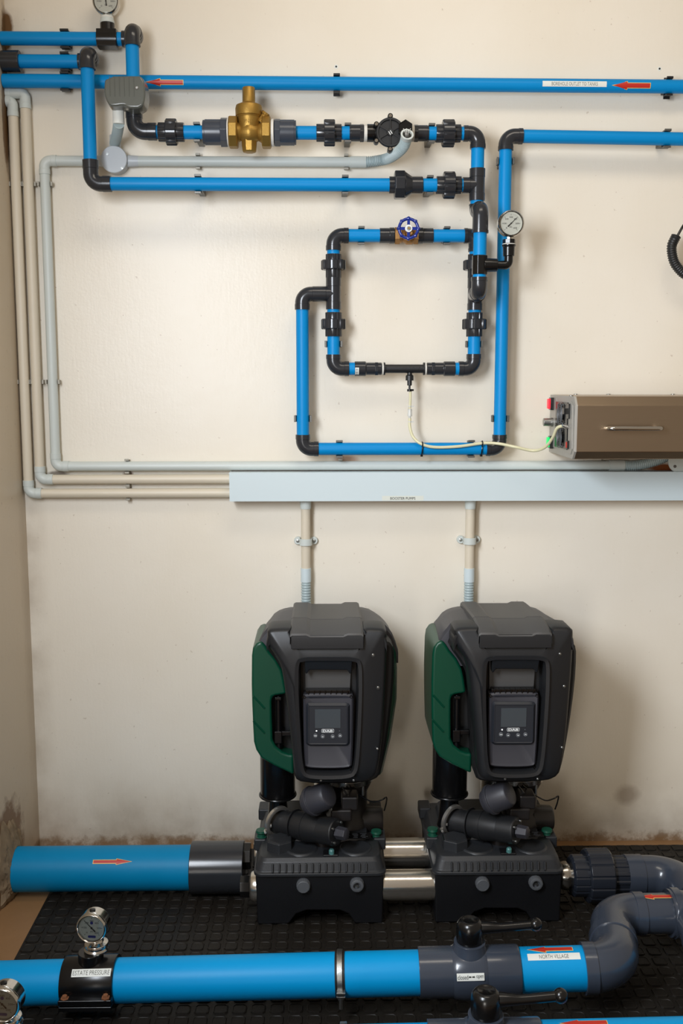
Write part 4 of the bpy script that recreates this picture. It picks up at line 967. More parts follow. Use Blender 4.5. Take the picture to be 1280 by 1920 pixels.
# ball valves
def ballvalve(P_, d_, sL, s1, s2, sR, rs, lab, lab_sticker=True):
    """P_ line origin; s positions along d_: left end, body start, body end, right end"""
    r_ = empty('ball_valve', P_+d_*(s1+s2)/2, lab, 'valve', 'grey ball valves on the floor pipes')
    lathe(MB(), P_+d_*sL, d_, [(0, rs*.88), (0, rs), (s1-sL+.004, rs), (s1-sL+.004, rs*.8)], 64).build('valve_socket', 'big', r_, bev=.0008)
    lathe(MB(), P_+d_*(s2-.004), d_, [(0, rs*.8), (0, rs), (sR-s2, rs), (sR-s2+.004, rs*.97), (sR-s2+.004, rs*.88)], 64).build('valve_socket', 'big', r_, bev=.0008)
    L = s2-s1; n = 14; prof = [(L*i/n, rs*(.99+.125*math.sin(PI*i/n)**.6)) for i in range(n+1)]
    b_ = MB(); lathe(b_, P_+d_*s1, d_, prof, 64)
    c_ = P_+d_*(s1+s2)/2
    lathe(b_, c_, Z, [(rs*.7, .036), (rs*1.0, .034), (rs*1.22, .0315), (rs*1.34, .0315), (rs*1.34, .02)], 48)
    b_.build('valve_body', 'big', r_, bev=.0006, ang=40)
    zt_ = c_.z+rs*1.32; kx = c_
    kb = MB(); lathe(kb, V((c_.x, c_.y, zt_)), Z, [(0, .0255), (.004, .0268), (.028, .0275), (.038, .0255), (.044, .0215), (.047, .017), (.047, .015), (.0455, .014)], 48)
    h0 = V((c_.x+.012, c_.y, zt_+.028))
    sweep(kb, spline([h0, h0+V((.022, -.004, .003)), h0+V((.05, -.006, .004)), h0+V((.100, -.006, .008)), h0+V((.118, -.006, .010))], 6), [.015-.0062*min(1, i/12) for i in range(25)], 24)
    bl_ = h0+V((.119, -.006, .010)); 
    lathe(kb, bl_-V((.0135, 0, 0)), X, [(.0135-.0135*math.cos(PI*i/12), .0135*math.sin(PI*i/12)) for i in range(13)], 28)
    kb.build('lever_handle', 'black', r_, ang=60, label='glossy black lever handle')
    return r_
sA, s1, s2, sB = ES(785), ES(846), ES(912), ES(973)
bvv = ballvalve(EA, dE, sA, s1, s2, sB, .0492, 'upper grey ball valve with a black lever, labelled closed and open')
s_, th_ = atE(882, 1832, .0550); kE = m(EP(882), 1)
fnv = lambda l: cylmap(EA, dE, .0552, s_, th_, l)
vs_ = sheet(MB(), 50*kE, 13*kE, fnv(.0005)).build('label_sticker', 'sticker', bvv, label='white label sticker reading closed and open with two small arrows')
tm = MB(); f9 = fnv(.0010)
text(tm, 'closed', 19*kE, 7.5*kE, lambda a_, b__: f9(a_-14*kE, b__)); text(tm, 'open', 13*kE, 6.5*kE, lambda a_, b__: f9(a_+17*kE, b__-.5*kE))
arrowmesh(tm, 5*kE, 4*kE, lambda a_, b__: f9(a_-1.2*kE, b__), 0, True, 2); arrowmesh(tm, 5*kE, 4*kE, lambda a_, b__: f9(a_+5.5*kE, b__), 0, False, 2)
tm.build('lettering', 'ink', vs_)
nv = big(EA+dE*(sB-.012), EP(1103), R90, 'short large blue pipe marked north village, right of the upper ball valve')
lathe(MB(), EP(1099), dE, [(0, R90), (.0005, R90+.0015), (.003, R90+.0015)], 64).build('cut_edge', 'duct', nv, label='pale cut edge')
kE = m(EP(1030), 1); s_, th_ = atE(1031, 1780, R90); fa = lambda l, s_=s_, th_=th_: cylmap(EA, dE, R90, s_, th_, l); sticker_arrow(nv, 81*kE, .018, fa)
s_, th_ = atE(1038, 1793.5, R90); fb_ = lambda l, s_=s_, th_=th_: cylmap(EA, dE, R90, s_, th_, l); sticker_label(nv, 97*kE, .0145, 'NORTH VILLAGE', 54*kE, .0085, fb_)
# S-bend back to the header
Cf = EP(1157); Cb = atz(1141, 1713, Cf.z); dB_ = (Cb-Cf).normalized(); LB = (Cb-Cf).length
h1 = LB*.52
elbow(Cf, -dE, (Cf-EP(1092)).length, dB_, h1, R90, 'large grey elbow at the right end of the north village pipe, bending back', 'large floor fittings', 'big', rs=.0500, R=.056, sock=.030)
xh = at(1262, 1715, Cb.y).x
elbow(Cb, -dB_, LB-h1, X, .075, R90, 'large grey elbow behind the north village elbow, bending right', 'large floor fittings', 'big', rs=.0455, R=.052, sock=.026)
rt_ = tag(lathe(MB(), Cb+X*.072, X, [(0, .036), (0, .0425), (xh-Cb.x-.072+.05, .0425), (xh-Cb.x-.072+.05, .03)], 64).build('grey_main_pipe', 'big', bev=.0006), 'large grey pipe with a red arrow, running to the right edge', 'pipe', 'large grey floor pipes')
s_, th_ = atE(1232, 1681, .0425, (Cb, X)); sticker_arrow(rt_, 74*m(Cb, 1), .016, lambda l: cylmap(Cb, X, .0425, s_, th_, l))
Ce = V((at(1300, 1738, Cb.y).x, Cb.y, Cb.z))
elbow(Ce, -X, Ce.x-at(1258, 1720, Cb.y).x, V((-.12, -1, 0)).normalized(), .125, R90, 'large grey elbow at the right edge, bending towards the viewer', 'large floor fittings', 'big', rs=.0535, R=.058, sock=.02)
dn_ = V((-.12, -1, 0)).normalized(); big(Ce+dn_*.12, Ce+dn_*.62, R90, 'large blue pipe end just showing at the right edge')
# pump outlet
YOu = -.344; zOu = atz(1120, 1645, .1).z; zOu = at(1115, 1641, YOu).z
def OX(px): return V((at(px, 1641, YOu).x, YOu, zOu))
prof_thing(OX(1048), X, [(0, .022), (0, .030), (.012, .034), (.018, .034), (.018, .029), (.030, .029), (.030, .024)], 'manifold_stub', 'short chrome threaded stub on the right of the right pump base', 'fitting', 'ss', None, seg=48)
ko = m(OX(1115), 1)
un = empty('pipe_union', OX(1120), 'large dark grey union right of the right pump base', 'union', 'large floor fittings')
a_ = OX(1068)
lathe(MB(), a_, X, [(0, 26*ko), (0, 33*ko), (4*ko, 38*ko), (30*ko, 38*ko), (30*ko, 30*ko)], 16*8, ribs(16, .035, .85)).build('union_body', 'big2', un, bev=.0006)
lathe(MB(), a_, X, [(28*ko, 30*ko), (28*ko, 46*ko), (31*ko, 49*ko), (72*ko, 49*ko), (75*ko, 46*ko), (75*ko, 30*ko)], 14*8, ribs(14, .04, .82)).build('union_nut', 'big2', un, bev=.0006)
lathe(MB(), a_, X, [(73*ko, 36*ko), (104*ko, 36*ko), (104*ko, 30*ko)], 14*8, ribs(14, .05, .3)).build('union_socket', 'big2', un, bev=.0006)
Co = OX(1268)
elbow(Co, -X, (Co-OX(1171)).length, V((0, -1, 0)), .13, R90, 'large grey elbow at the right, coming from the pump outlet union', 'large floor fittings', 'big', rs=.0485, R=.07, sock=.05)
# second, nearer line at the bottom edge
off2 = atz(900, 1965, EP(880).z)-EP(880); off2.x = 0
P2_ = EA+off2
def S2(px):
    lo, hi = -1.0, 3.0
    for _ in range(50):
        s_ = (lo+hi)/2; p = P2_+dE*s_-CAM; x = 640+F*p.dot(right)/p.dot(fwd)
        if x < px: lo = s_
        else: hi = s_
    return lo
big(P2_+dE*(S2(0)-.1), P2_+dE*(S2(812)), R90, 'nearest large blue pipe at the bottom edge, left of the lower valve')
b2 = S2(909); hb_ = .5*(s2-s1)
ballvalve(P2_, dE, b2-hb_-(s1-sA), b2-hb_, b2+hb_, b2+hb_+(sB-s2), .0492, 'lower grey ball valve with a black lever, cut by the bottom edge')
n2 = big(P2_+dE*(b2+hb_+.04), P2_+dE*(S2(1280)+.15), R90, 'nearest large blue pipe at the bottom edge, right of the lower valve')
s_, th_ = atE(1094, 1918, R90, (P2_, dE)); sticker_arrow(n2, 85*m(P2_+dE*b2, 1), .018, lambda l: cylmap(P2_, dE, R90, s_, th_, l))
c2 = P2_+dE*S2(645)
c2r = empty('pipe_clamp', c2, 'steel clamp ring barely showing at the bottom edge', 'pipe clamp', 'steel clamp rings')
lathe(MB(), c2-dE*.006, dE, [(0, R90+.0005), (0, R90+.0048), (.012, R90+.0048), (.012, R90+.0005)], 64).build('steel_band', 'galv', c2r, bev=.0006)
sd2, mid2 = saddle(P2_+dE*S2(-46), P2_+dE*S2(52), 'black saddle clamp at the bottom left corner, under the cut-off gauge')
floor_gauge(3, 1884, mid2.y-.012, mid2, 'pressure gauge cut off in the bottom left corner', 135, .0325)
# ---------- 13. pump docks and booster pumps (built at the left pump, copied to the right)
SP = .426
YFd = -.425
def dx(px, y=1660, Y=YFd): return at(px, y, Y).x
dxc = (dx(480)+dx(719))/2; dw = (dx(719)-dx(480))/2
ZM = .0065
zr0 = at(600, 1640, YFd).z          # rim height
dock = empty('docking_base', V((dxc, -.27, ZM)), 'black pump docking base with two round grey plugs, under the left pump', 'pump base', 'pump docking bases')
def q4(u, v, Y): return at(440+u/3.5556, 1440+v/3.5556, Y)
pl = [q4(152, 1112, YFd), q4(138, 735, YFd), q4(993, 735, YFd), q4(985, 1085, YFd), q4(868, 1098, YFd), q4(800, 1040, YFd), q4(760, 975, YFd), q4(700, 950, YFd), q4(480, 950, YFd), q4(410, 975, YFd), q4(360, 1040, YFd), q4(300, 1105, YFd)]
p2 = [(p.x, max(p.z, ZM)) for p in pl]; p2[0] = (p2[0][0], ZM); p2[3] = (p2[3][0], ZM); p2[4] = (p2[4][0], ZM); p2[-1] = (p2[-1][0], ZM); p2[1] = (p2[1][0], zr0); p2[2] = (p2[2][0], zr0)
prism(MB(), p2, YFd, -.12).build('tub', 'tub', dock, bev=.004, seg=3)
def rect3(hw_, y0, y1, z, r=.02, zb=None):
    o = []
    for x, y in rrect(dxc-hw_, y0, dxc+hw_, y1, r, 4): o.append(V((x, y, z+((zb-z)*(y-y0)/(y1-y0) if zb is not None else 0))))
    return o
dl = MB(); w0 = dw+.006
loops(dl, [rect3(w0-.003, YFd+.001, -.10, zr0-.004), rect3(w0, YFd-.006, -.095, zr0-.002), rect3(w0, YFd-.006, -.095, zr0+.005), rect3(w0-.004, YFd-.001, -.1, zr0+.008), rect3(w0-.010, YFd+.006, -.108, zr0+.028), rect3(w0-.014, YFd+.014, -.112, zr0+.036), rect3(w0-.02, YFd+.02, -.12, zr0+.038)])
dl.build('dock_lid', 'docklid', dock, bev=.0015, ang=25)
ZL = zr0+.038
rb_ = MB()
for i in range(15):
    p = q4(252+i*44.6, 690, YFd); box(rb_, (p.x, YFd+.001, zr0+.0165), (.0042, .010, .020), Matrix.Rotation(-.32, 3, 'X'))
rb_.build('front_rib', 'docklid', dock, bev=.0015)
for px_, dv in ((443, 1), (808, 1)):
    c_ = q4(px_, 600, YFd+.03); lathe(MB(), V((c_.x, YFd+.055, ZL-.001)), Z, [(0, .040), (.004, .0375), (.005, .034), (.0042, .032)], 48).build('lid_dome', 'docklid', dock, ang=50)
sd_ = MB()                                 # upper deck carrying the pump
loops(sd_, [rect3(dw-.03, YFd+.085, -.12, ZL-.001, .03), rect3(dw-.035, YFd+.09, -.125, ZL+.014, .03)]); sd_.build('upper_deck', 'docklid', dock, bev=.002)
for s_ in (-1, 1):
    for yy in (-.13, -.30):
        ears = MB(); box(ears, (dxc+s_*(dw-.004), yy, ZL-.012), (.030, .055, .03)); ears.build('lid_lug', 'docklid', dock, bev=.004)
c_ = q4(300, 520, -.36); lathe(MB(), V((c_.x, -.365, ZL-.004)), Z, [(0, .034), (.026, .033), (.029, .030)], 6).build('hex_plug', 'docklid', dock, bev=.002)
for (u, v, Y) in ((177, 440, -.31), (943, 445, -.31)):
    c_ = q4(u, v, Y); lathe(MB(), V((c_.x, Y, ZL-.002)), Z, [(0, .013), (c_.z-ZL-.004, .013), (c_.z-ZL-.003, .0105), (c_.z-ZL+.004, .0098), (c_.z-ZL+.008, .0135), (c_.z-ZL+.013, .0125)], 24).build('green_plug', 'greencap', dock, ang=40, label='green plastic plug')
c_ = q4(645, 575, YFd+.022); lathe(MB(), V((c_.x, YFd+.022, ZL-.006)), Z, [(0, .0065), (.017, .0065), (.020, .0045)], 16).build('locating_bolt', 'teal', dock, label='pale teal bolt')
bx_ = MB(); box(bx_, (c_.x-.002, YFd+.03, ZL-.002), (.036, .03, .010)); bx_.build('bolt_seat', 'tub', dock, bev=.002)
for u, v, op in ((457, 790, 0), (815, 783, 1)):
    c_ = q4(u, v, YFd-.01); k_ = m(c_, 1)
    pr_ = [(0, .0165), (.008, .0165), (.014, .0150), (.015, .013), (.0145, .0125), (.0145, 0)] if not op else [(0, .0165), (.008, .0165), (.014, .0150), (.015, .013), (.015, .009), (.006, .0085), (.006, 0)]
    o_ = lathe(MB(), V((c_.x, YFd, c_.z)), FR, pr_, 120, lambda th, k: (1 if (th*30/(2*PI)) % 1 < .5 or k > 3 else .965), caps=False).build('grey_plug', 'btn', dock, label='round grey knurled plug')
    if op: lathe(MB(), V((c_.x, YFd-.006, c_.z)), FR, [(0, .0035), (.007, .0030)], 12).build('valve_pin', 'galv', o_)
pt = MB(); c_ = q4(815, 533, -.33)
box(pt, (c_.x, -.335, ZL+.0145), (.066, .030, .0008)); po = pt.build('rating_plate', 'black', dock)
ln = MB()
for i in range(5):
    for j in range(3): 
        if random.random() < .8: box(ln, (c_.x-.026+j*.021+random.uniform(-.002, .002), -.346+i*.0052, ZL+.0150), (random.uniform(.008, .018), .0008, .0003))
ln.build('plate_print', 'btn', po)

# --- pump
def q2(u, v, Y): return at(460+u/4.2667, 1120+v/4.2667, Y)
YC_ = -.430
pump = empty('booster_pump', V((dxc, -.27, ZL)), 'black and green booster pump with a display, the left one of the two', 'pump', 'booster pumps on docking bases')
# rear housing
rs = [(112, 352), (122, 300), (140, 262), (170, 205), (200, 170), (232, 128), (270, 103), (310, 88), (360, 78), (500, 74), (780, 74), (930, 78), (985, 92), (1030, 118), (1075, 150), (1110, 185), (1140, 225), (1165, 285), (1185, 350)]
mb = MB(); st_ = []
zbh = q2(400, 1440, YC_).z
for u, v in rs:
    p = q2(u, v, -.15); zt_ = p.z; zf = min(zt_+.018, q2(u, 200, -.33).z) if v > 100 else zt_+.004
    zb0 = zbh if 365 < u < 1060 else q2(u, 430, -.2).z
    yf_ = -.338 if u < 1060 else -.305
    st_.append([V((p.x, y, z)) for y, z in ((yf_, zb0), (yf_, zf-.03), (yf_+.002, zf-.008), (yf_+.010, zf), (-.20, zt_+.004), (-.15, zt_), (-.128, zt_-.012), (-.12, zt_-.04), (-.12, zb0))])
loops(mb, st_); mb.build('rear_housing', 'char', pump, ang=28)
# front cover
def fr2(l): return [(q2(u, v, YC_).x, q2(u, v, YC_).z) for u, v in l]
outer = chaikin(fr2([(172, 262), (170, 330), (180, 395), (235, 470), (276, 540), (298, 640), (318, 780), (340, 950), (362, 1150), (380, 1320), (392, 1425), (425, 1480), (520, 1495), (700, 1497), (900, 1495), (985, 1482), (1045, 1435), (1070, 1350), (1098, 1100), (1116, 800), (1128, 550), (1133, 330), (1128, 262), (1040, 252), (952, 251), (945, 256), (940, 302), (900, 306), (640, 306), (400, 306), (370, 302), (366, 256), (358, 251), (260, 254)]), 1)
N = 128
o_ = resample(outer, N)
recess = chaikin(fr2([(438, 492), (420, 540), (418, 700), (425, 900), (436, 1100), (448, 1290), (470, 1392), (520, 1412), (660, 1418), (800, 1412), (865, 1392), (884, 1290), (896, 1100), (905, 900), (910, 700), (908, 540), (888, 492), (660, 490)]), 1)
i_ = resample(recess, N)
N_ = N
# match the starting corners by nearest direction
def match(a_, b__):
    ca = sum((V(p) for p in b__), V((0, 0)))/len(b__); best = None
    ang = [math.atan2(p[1]-ca.y, p[0]-ca.x) for p in b__]
    k0 = min(range(len(b__)), key=lambda k: abs(ang[k]-math.atan2(a_[0][1]-ca.y, a_[0][0]-ca.x)))
    return b__[k0:]+b__[:k0]
i_ = match(o_, i_)
def lay(l, Y): return [V((x, Y, z)) for x, z in l]
mb = MB()
loops(mb, [lay(o_, -.35), lay(o_, YC_+.014), lay(inset(o_, .003), YC_+.005), lay(inset(o_, .009), YC_), lay([tuple(V(a_).lerp(V(b__), .62)) for a_, b__ in zip(inset(o_, .009), i_)], YC_-.002), lay(inset(i_, -.006), YC_-.007), lay(inset(i_, -.001), YC_-.006), lay(inset(i_, .002), YC_-.001), lay(inset(i_, .006), YC_+.040)])
fc = mb.build('front_cover', 'matte', pump, ang=40)
# shoulders behind the lid
mb = MB(); st_ = []
zf0 = q2(640, 262, YC_).z
for u in (166, 180, 200, 230, 300, 364, 376, 640, 926, 942, 1000, 1060, 1100, 1122, 1132):
    p = q2(u, 262, YC_); e = max(0, (200-u)/34, (u-1090)/42); drop = .022*min(1, e)**1.6
    zz = zf0-drop-(.022 if 373 < u < 930 else 0)
    st_.append([V((p.x, y, z)) for y, z in ((YC_+.004, zz-.03), (YC_+.002, zz-.012), (YC_+.006, zz-.004), (YC_+.016, zz-.0005), (-.345, zz-.006), (-.332, zz-.0075), (-.330, zz-.03))])
loops(mb, st_); mb.build('shoulder', 'matte', pump, ang=28)
# lid
zl = q2(640, 175, -.344).z+.0045; zl2 = q2(640, 292, YC_-.01).z; zl3 = q2(640, 415, YC_-.016).z
def lidst(us, prof):
    st_ = []
    for u, dz_, dx_ in us:
        x_ = q2(u, 200, -.38).x; st_.append([V((x_, y, z-dz_)) for y, z in prof])
    return st_
us = [(360, .020, 0), (363, .003, 0), (380, 0, 0), (490, 0, 0), (520, .004, 0), (640, .004, 0), (780, .004, 0), (812, 0, 0), (918, 0, 0), (935, .003, 0), (938, .020, 0)]
loops(MB(), lidst(us, [(-.345, zl-.02), (-.345, zl-.0012), (-.343, zl), (-.16, zl-.0085), (-.138, zl-.0105), (-.130, zl-.018), (-.130, zl-.04)])).build('top_lid', 'lid', pump, ang=24)
loops(MB(), lidst(us, [(-.347, zl-.02), (-.347, zl-.0012), (-.349, zl), (-.385, zl-.002), (-.412, zl-.0065), (-.430, zl2+.0045), (YC_-.010, zl2+.001), (YC_-.013, zl2-.003), (YC_-.012, zl2-.005), (-.40, zl2-.005)])).build('front_lid', 'lid', pump, ang=24)
us2 = [(370, .0, 0), (376, 0, 0), (600, 0, 0), (926, 0, 0), (936, 0, 0)]
loops(MB(), lidst(us2, [(-.40, zl2-.003), (YC_-.0110, zl2-.003), (YC_-.0120, zl2-.010), (YC_-.0118, zl3+.004), (YC_-.0118, zl3-.001), (-.40, zl3)])).build('nose', 'matte', pump, bev=.0012, ang=28)
# raised central frame around the recess
fo = match(resample(fr2([(371, 409), (372, 600), (388, 900), (402, 1150), (412, 1330), (436, 1420), (520, 1442), (660, 1448), (800, 1442), (892, 1420), (914, 1330), (922, 1150), (930, 900), (938, 600), (939, 409), (660, 409)]), N), i_)
ii = match(i_, fo)
ii = i_; fo = match(i_, fo) if False else (lambda k: fo[k:]+fo[:k])(min(range(N), key=lambda k: (V(fo[k])-V(i_[0])).length))
loops(MB(), [lay(fo, YC_+.004), lay(fo, YC_-.0105), lay(inset(fo, .0015), YC_-.0120), lay(inset(ii, -.0065), YC_-.0135), lay(inset(ii, -.0015), YC_-.0105), lay(inset(ii, .0015), YC_-.004), lay(inset(ii, .003), YC_+.002)], False, False).build('recess_frame', 'matte', pump, ang=25)
# raised frame over the handle
fro = resample(chaikin(fr2([(418, 412), (412, 470), (410, 600), (912, 600), (914, 470), (900, 410), (660, 405)]), 1), 80)
hd = MB()
a0 = q2(470, 492, YC_-.01); a1 = q2(858, 492, YC_-.01); a2 = q2(475, 585, YC_); a3 = q2(850, 585, YC_)
hp = [(a0.x, a0.z+.002), (a1.x, a1.z+.002), (a3.x, a3.z-.006), (a3.x-.004, a3.z-.010), (a3.x-.010, a3.z), (a2.x+.010, a2.z), (a2.x+.004, a2.z-.010), (a2.x, a2.z-.006)]
loops(hd, [[V((x, YC_-.009 if z > a0.z-.002 else YC_+.002, z)) for x, z in hp], [V((x, YC_+.020, z)) for x, z in hp]]).build('carry_handle', 'matte', pump, bev=.003)
bkp = [q2(u, v, YC_+.03) for u, v in ((470, 500), (850, 500), (838, 745), (478, 745))]
loops(MB(), [[V((p.x, YC_+.030, p.z)) for p in bkp], [V((p.x, YC_+.042, p.z)) for p in bkp]]).build('recess_wall', 'lid', pump, bev=.002)
rb_ = MB(); p0, p1 = q2(482, 758, YC_+.006), q2(838, 758, YC_+.006)
box(rb_, ((p0.x+p1.x)/2, YC_+.018, p0.z), (p1.x-p0.x, .020, .0065))
for i in range(8): box(rb_, (p0.x+(p1.x-p0.x)*(i+.5)/8, YC_+.012, p0.z), (.0022, .018, .010))
rb_.build('grip_rib', 'black', pump, bev=.0006)
cp = resample(chaikin(fr2([(462, 778), (462, 820), (466, 1340), (480, 1372), (660, 1380), (840, 1372), (856, 1340), (864, 820), (864, 778), (660, 774)]), 1), 80)
con = loops(MB(), [lay(cp, YC_+.04), lay(cp, YC_+.006), lay(inset(cp, .004), YC_+.002), lay(inset(cp, .009), YC_+.0045)]).build('console', 'char', pump, ang=35)
dm = fr2([(500, 845), (484, 862), (484, 1168), (505, 1190), (812, 1190), (834, 1168), (834, 862), (815, 845)]); dmr = resample(dm, 64)
dmo = loops(MB(), [lay(dmr, YC_+.010), lay(dmr, YC_+.0015), lay(inset(dmr, .005), YC_-.004), lay(inset(dmr, .0065), YC_-.004), lay(inset(dmr, .0075), YC_-.003)]).build('display_module', 'face', con, ang=30)
sp_ = [q2(556, 895, YC_-.003), q2(760, 1044, YC_-.003)]
sb_ = MB(); box(sb_, ((sp_[0].x+sp_[1].x)/2, YC_-.0034, (sp_[0].z+sp_[1].z)/2), (sp_[1].x-sp_[0].x, .0014, sp_[0].z-sp_[1].z)); sb_.build('screen', 'screen', dmo, label='blank grey display')
yd = YC_-.0032
lgp = fr2([(608, 1050), (708, 1078)]); lx, lz = (lgp[0][0]+lgp[1][0])/2, (lgp[0][1]+lgp[1][1])/2; lw, lh = lgp[1][0]-lgp[0][0], lgp[0][1]-lgp[1][1]
def flat(pts, y, t=.0004): return loops(MB(), [lay(pts, y), lay(pts, y-t)])
flat(rrect(lx-lw/2, lz-lh/2, lx+lw/2, lz+lh/2, lh*.25), yd, .0005).build('logo_plate', 'white', dmo)
flat(rrect(lx-lw/2+.0006, lz-lh/2+.0006, lx+lw/2-.0006, lz+lh/2-.0006, lh*.2), yd-.0003, .0004).build('logo_ground', 'btn', dmo)
text(MB(), 'DAB', lw*.80, lh*.62, planemap((lx, yd, lz), X, Z, FR, .0012), True).build('logo_letters', 'white', dmo)
for n_, (u, v) in enumerate(((560, 1107), (618, 1113), (698, 1113), (757, 1107))):
    c_ = q2(u, v, yd); bo_ = lathe(MB(), V((c_.x, yd+.0006, c_.z)), FR, [(0, .0050), (.0010, .0050), (.0014, .0045)], 28).build('button', 'btn', dmo)
    sm = MB(); yy = yd-.0012
    def bar(x0, z0, x1, z1, w_=.0008):
        a_ = V((x0, 0, z0)); b__ = V((x1, 0, z1)); ln_ = (b__-a_).length; t = math.atan2(z1-z0, x1-x0)
        box(sm, V((c_.x, yy, c_.z))+(a_+b__)/2, (ln_, .0005, w_), Matrix.Rotation(-t, 3, 'Y'))
    if n_ == 0: bar(-.003, 0, .003, 0, .0012)
    if n_ == 1: bar(-.002, -.0004, .0018, -.0004, .001)
    if n_ == 2: bar(-.0022, .001, 0, -.0012); bar(0, -.0012, .0022, .001)
    if n_ == 3: bar(-.0022, -.001, 0, .0012); bar(0, .0012, .0022, -.001)
    sm.build('button_symbol', 'white', bo_)
c_ = q2(568, 1069, yd); lathe(MB(), V((c_.x, yd+.0004, c_.z)), FR, [(0, .0016), (.0008, .0014)], 14).build('white_light', 'led', dmo)
c_ = q2(752, 1068, yd); lathe(MB(), V((c_.x, yd+.0004, c_.z)), FR, [(0, .0012), (.0006, .0012)], 12).build('grey_light', 'btn', dmo)
for u, v, y_ in ((470, 797, YC_+.003), (845, 795, YC_+.003), (470, 1380, YC_+.003), (845, 1375, YC_+.003)):
    c_ = q2(u, v, y_); so = lathe(MB(), V((c_.x, YC_+.012, c_.z)), FR, [(0, .0036), (.011, .0036), (.011, .0026), (.009, .0024)], 16).build('console_screw', 'black', con)
for u, v, big_ in ((1020, 462, 1), (1060, 722, 1), (1055, 1210, 0), (865, 1462, 0), (603, 1462, 0)):
    c_ = q2(u, v, YC_)
    if big_: lathe(MB(), V((c_.x, YC_+.004, c_.z)), FR, [(0, .0050), (.0058, .0050), (.0062, .0046)], 20).build('screw_recess', 'ink', fc)
    lathe(MB(), V((c_.x, YC_+.004, c_.z+(.001 if big_ else 0))), FR, [(0, .0026), (.0066, .0026), (.0072, .0018)], 14).build('cover_screw', 'galv', fc)
# dark mid body
md = [(q2(u, v, -.36).x, q2(u, v, -.36).z) for u, v in ((1100, 330), (1150, 345), (1178, 380), (1188, 450), (1180, 700), (1140, 1050), (1085, 1380), (1040, 1440), (900, 1470), (430, 1470), (385, 1400), (380, 1200), (365, 1100), (350, 800), (330, 640), (290, 560), (230, 470), (175, 400), (160, 345), (300, 330))]
md = resample(chaikin(md, 1), 90)
loops(MB(), [lay(inset(md, .002), -.18), lay(md, -.20), lay(md, -.372), lay(inset(md, .006), -.380)]).build('mid_housing', 'dark', pump, ang=35)
# green panels
YG_ = -.345
gl = [(q2(u, v, YG_).x, q2(u, v, YG_).z) for u, v in ((126, 352), (84, 372), (58, 410), (50, 470), (48, 700), (52, 850), (58, 1000), (66, 1160), (84, 1225), (125, 1290), (230, 1352), (388, 1425), (388, 1262), (345, 1258), (295, 1240), (240, 1195), (216, 1140), (212, 980), (210, 830), (216, 800), (240, 790), (330, 775), (306, 640), (290, 580), (245, 500), (186, 430), (160, 390))]
mb = MB(); loops(mb, [lay(gl, -.16), lay(gl, YG_)])
gp = mb.build('side_panel', 'green', pump, bev=.007, seg=4, ang=50, label='dark green side panel with a window')
gr_ = MB()
for (u, v) in ((108, 840), (108, 1038)):
    a_ = q2(u-46, v-50, YG_-.0005); b__ = q2(u+46, v+50, YG_-.0005); t = math.atan2(b__.z-a_.z, b__.x-a_.x)
    box(gr_, (a_+b__)/2, ((b__-a_).length, .0030, .0045), Matrix.Rotation(-t, 3, 'Y') @ Matrix.Rotation(.75, 3, 'X'))
gr_.build('moulded_groove', 'green', gp, bev=.0006)
bz = MB()                                     # bevelled band along the outer side
gr2 = [(q2(u, v, -.26).x, q2(u, v, -.26).z) for u, v in ((1150, 300), (1192, 400), (1200, 520), (1196, 760), (1152, 1060), (1085, 1335), (1040, 1350), (1000, 1350), (1000, 300))]
loops(MB(), [lay(inset(gr2, .004), -.15), lay(gr2, -.17), lay(gr2, -.31), lay(inset(gr2, .008), -.335)]).build('side_panel', 'green', pump, bev=.003, label='dark green side panel, only its edge showing')
ic = [(q2(u, v, -.30).x, q2(u, v, -.30).z) for u, v in ((205, 560), (420, 560), (420, 1300), (300, 1290), (205, 1200))]
loops(MB(), [lay(ic, -.18), lay(ic, -.305)]).build('inner_core', 'dark', pump, bev=.003)
# tube and bracket in the window
c_ = q2(265, 930, -.335); zt_ = q2(265, 790, -.335).z; zb_ = q2(265, 1235, -.335).z
lathe(MB(), V((c_.x, -.33, zb_)), Z, [(0, .0065), (zt_-zb_, .0065)], 20).build('window_tube', 'black', pump)
wb = MB(); p = q2(262, 812, -.34); box(wb, (p.x, -.335, p.z), (.016, .014, .008)); wb.build('tube_cap', 'black', pump, bev=.002)
wb = MB(); p = q2(262, 1120, -.34); box(wb, (p.x, -.335, p.z), (.018, .016, .030)); p = q2(310, 1095, -.34); box(wb, (p.x, -.332, p.z), (.035, .012, .012)); wb.build('window_bracket', 'black', pump, bev=.002)
# --- lower hydraulics
c_ = at(520.5, 1470, -.27); rv = 32.5*m(c_, 1); zt_ = at(520, 1400, -.27).z; zb_ = at(520, 1492, -.27).z
lathe(MB(), V((c_.x, -.27, zb_)), Z, [(0, rv*.82), (0, rv*.96), (.004, rv), (zt_-zb_, rv)], 48).build('expansion_vessel', 'black', pump, label='glossy black cylindrical vessel')
sweep(MB(), [V((c_.x+math.cos(2*PI*i/40)*(rv+.001), -.27+math.sin(2*PI*i/40)*(rv+.001), zb_+.004)) for i in range(40)], .0030, 10, closed=True).build('vessel_ring', 'black', pump)
lathe(MB(), V((c_.x, -.27, ZL+.01)), Z, [(0, .030), (.02, .026), (zb_-ZL-.016, .022), (zb_-ZL-.008, rv*.8)], 28).build('vessel_neck', 'black', pump, ang=40)
c2_ = at(652, 1520, -.25); zt_ = at(652, 1450, -.25).z; rp = 40*m(c2_, 1)
lathe(MB(), V((c2_.x, -.25, ZL+.012)), Z, [(0, rp*1.1), (.02, rp*1.05), (.03, rp*.9), (.085, rp*.9), (.11, rp*1.12), (zt_-ZL-.01, rp*1.16)], 48).build('pump_body', 'motor', pump, ang=40)
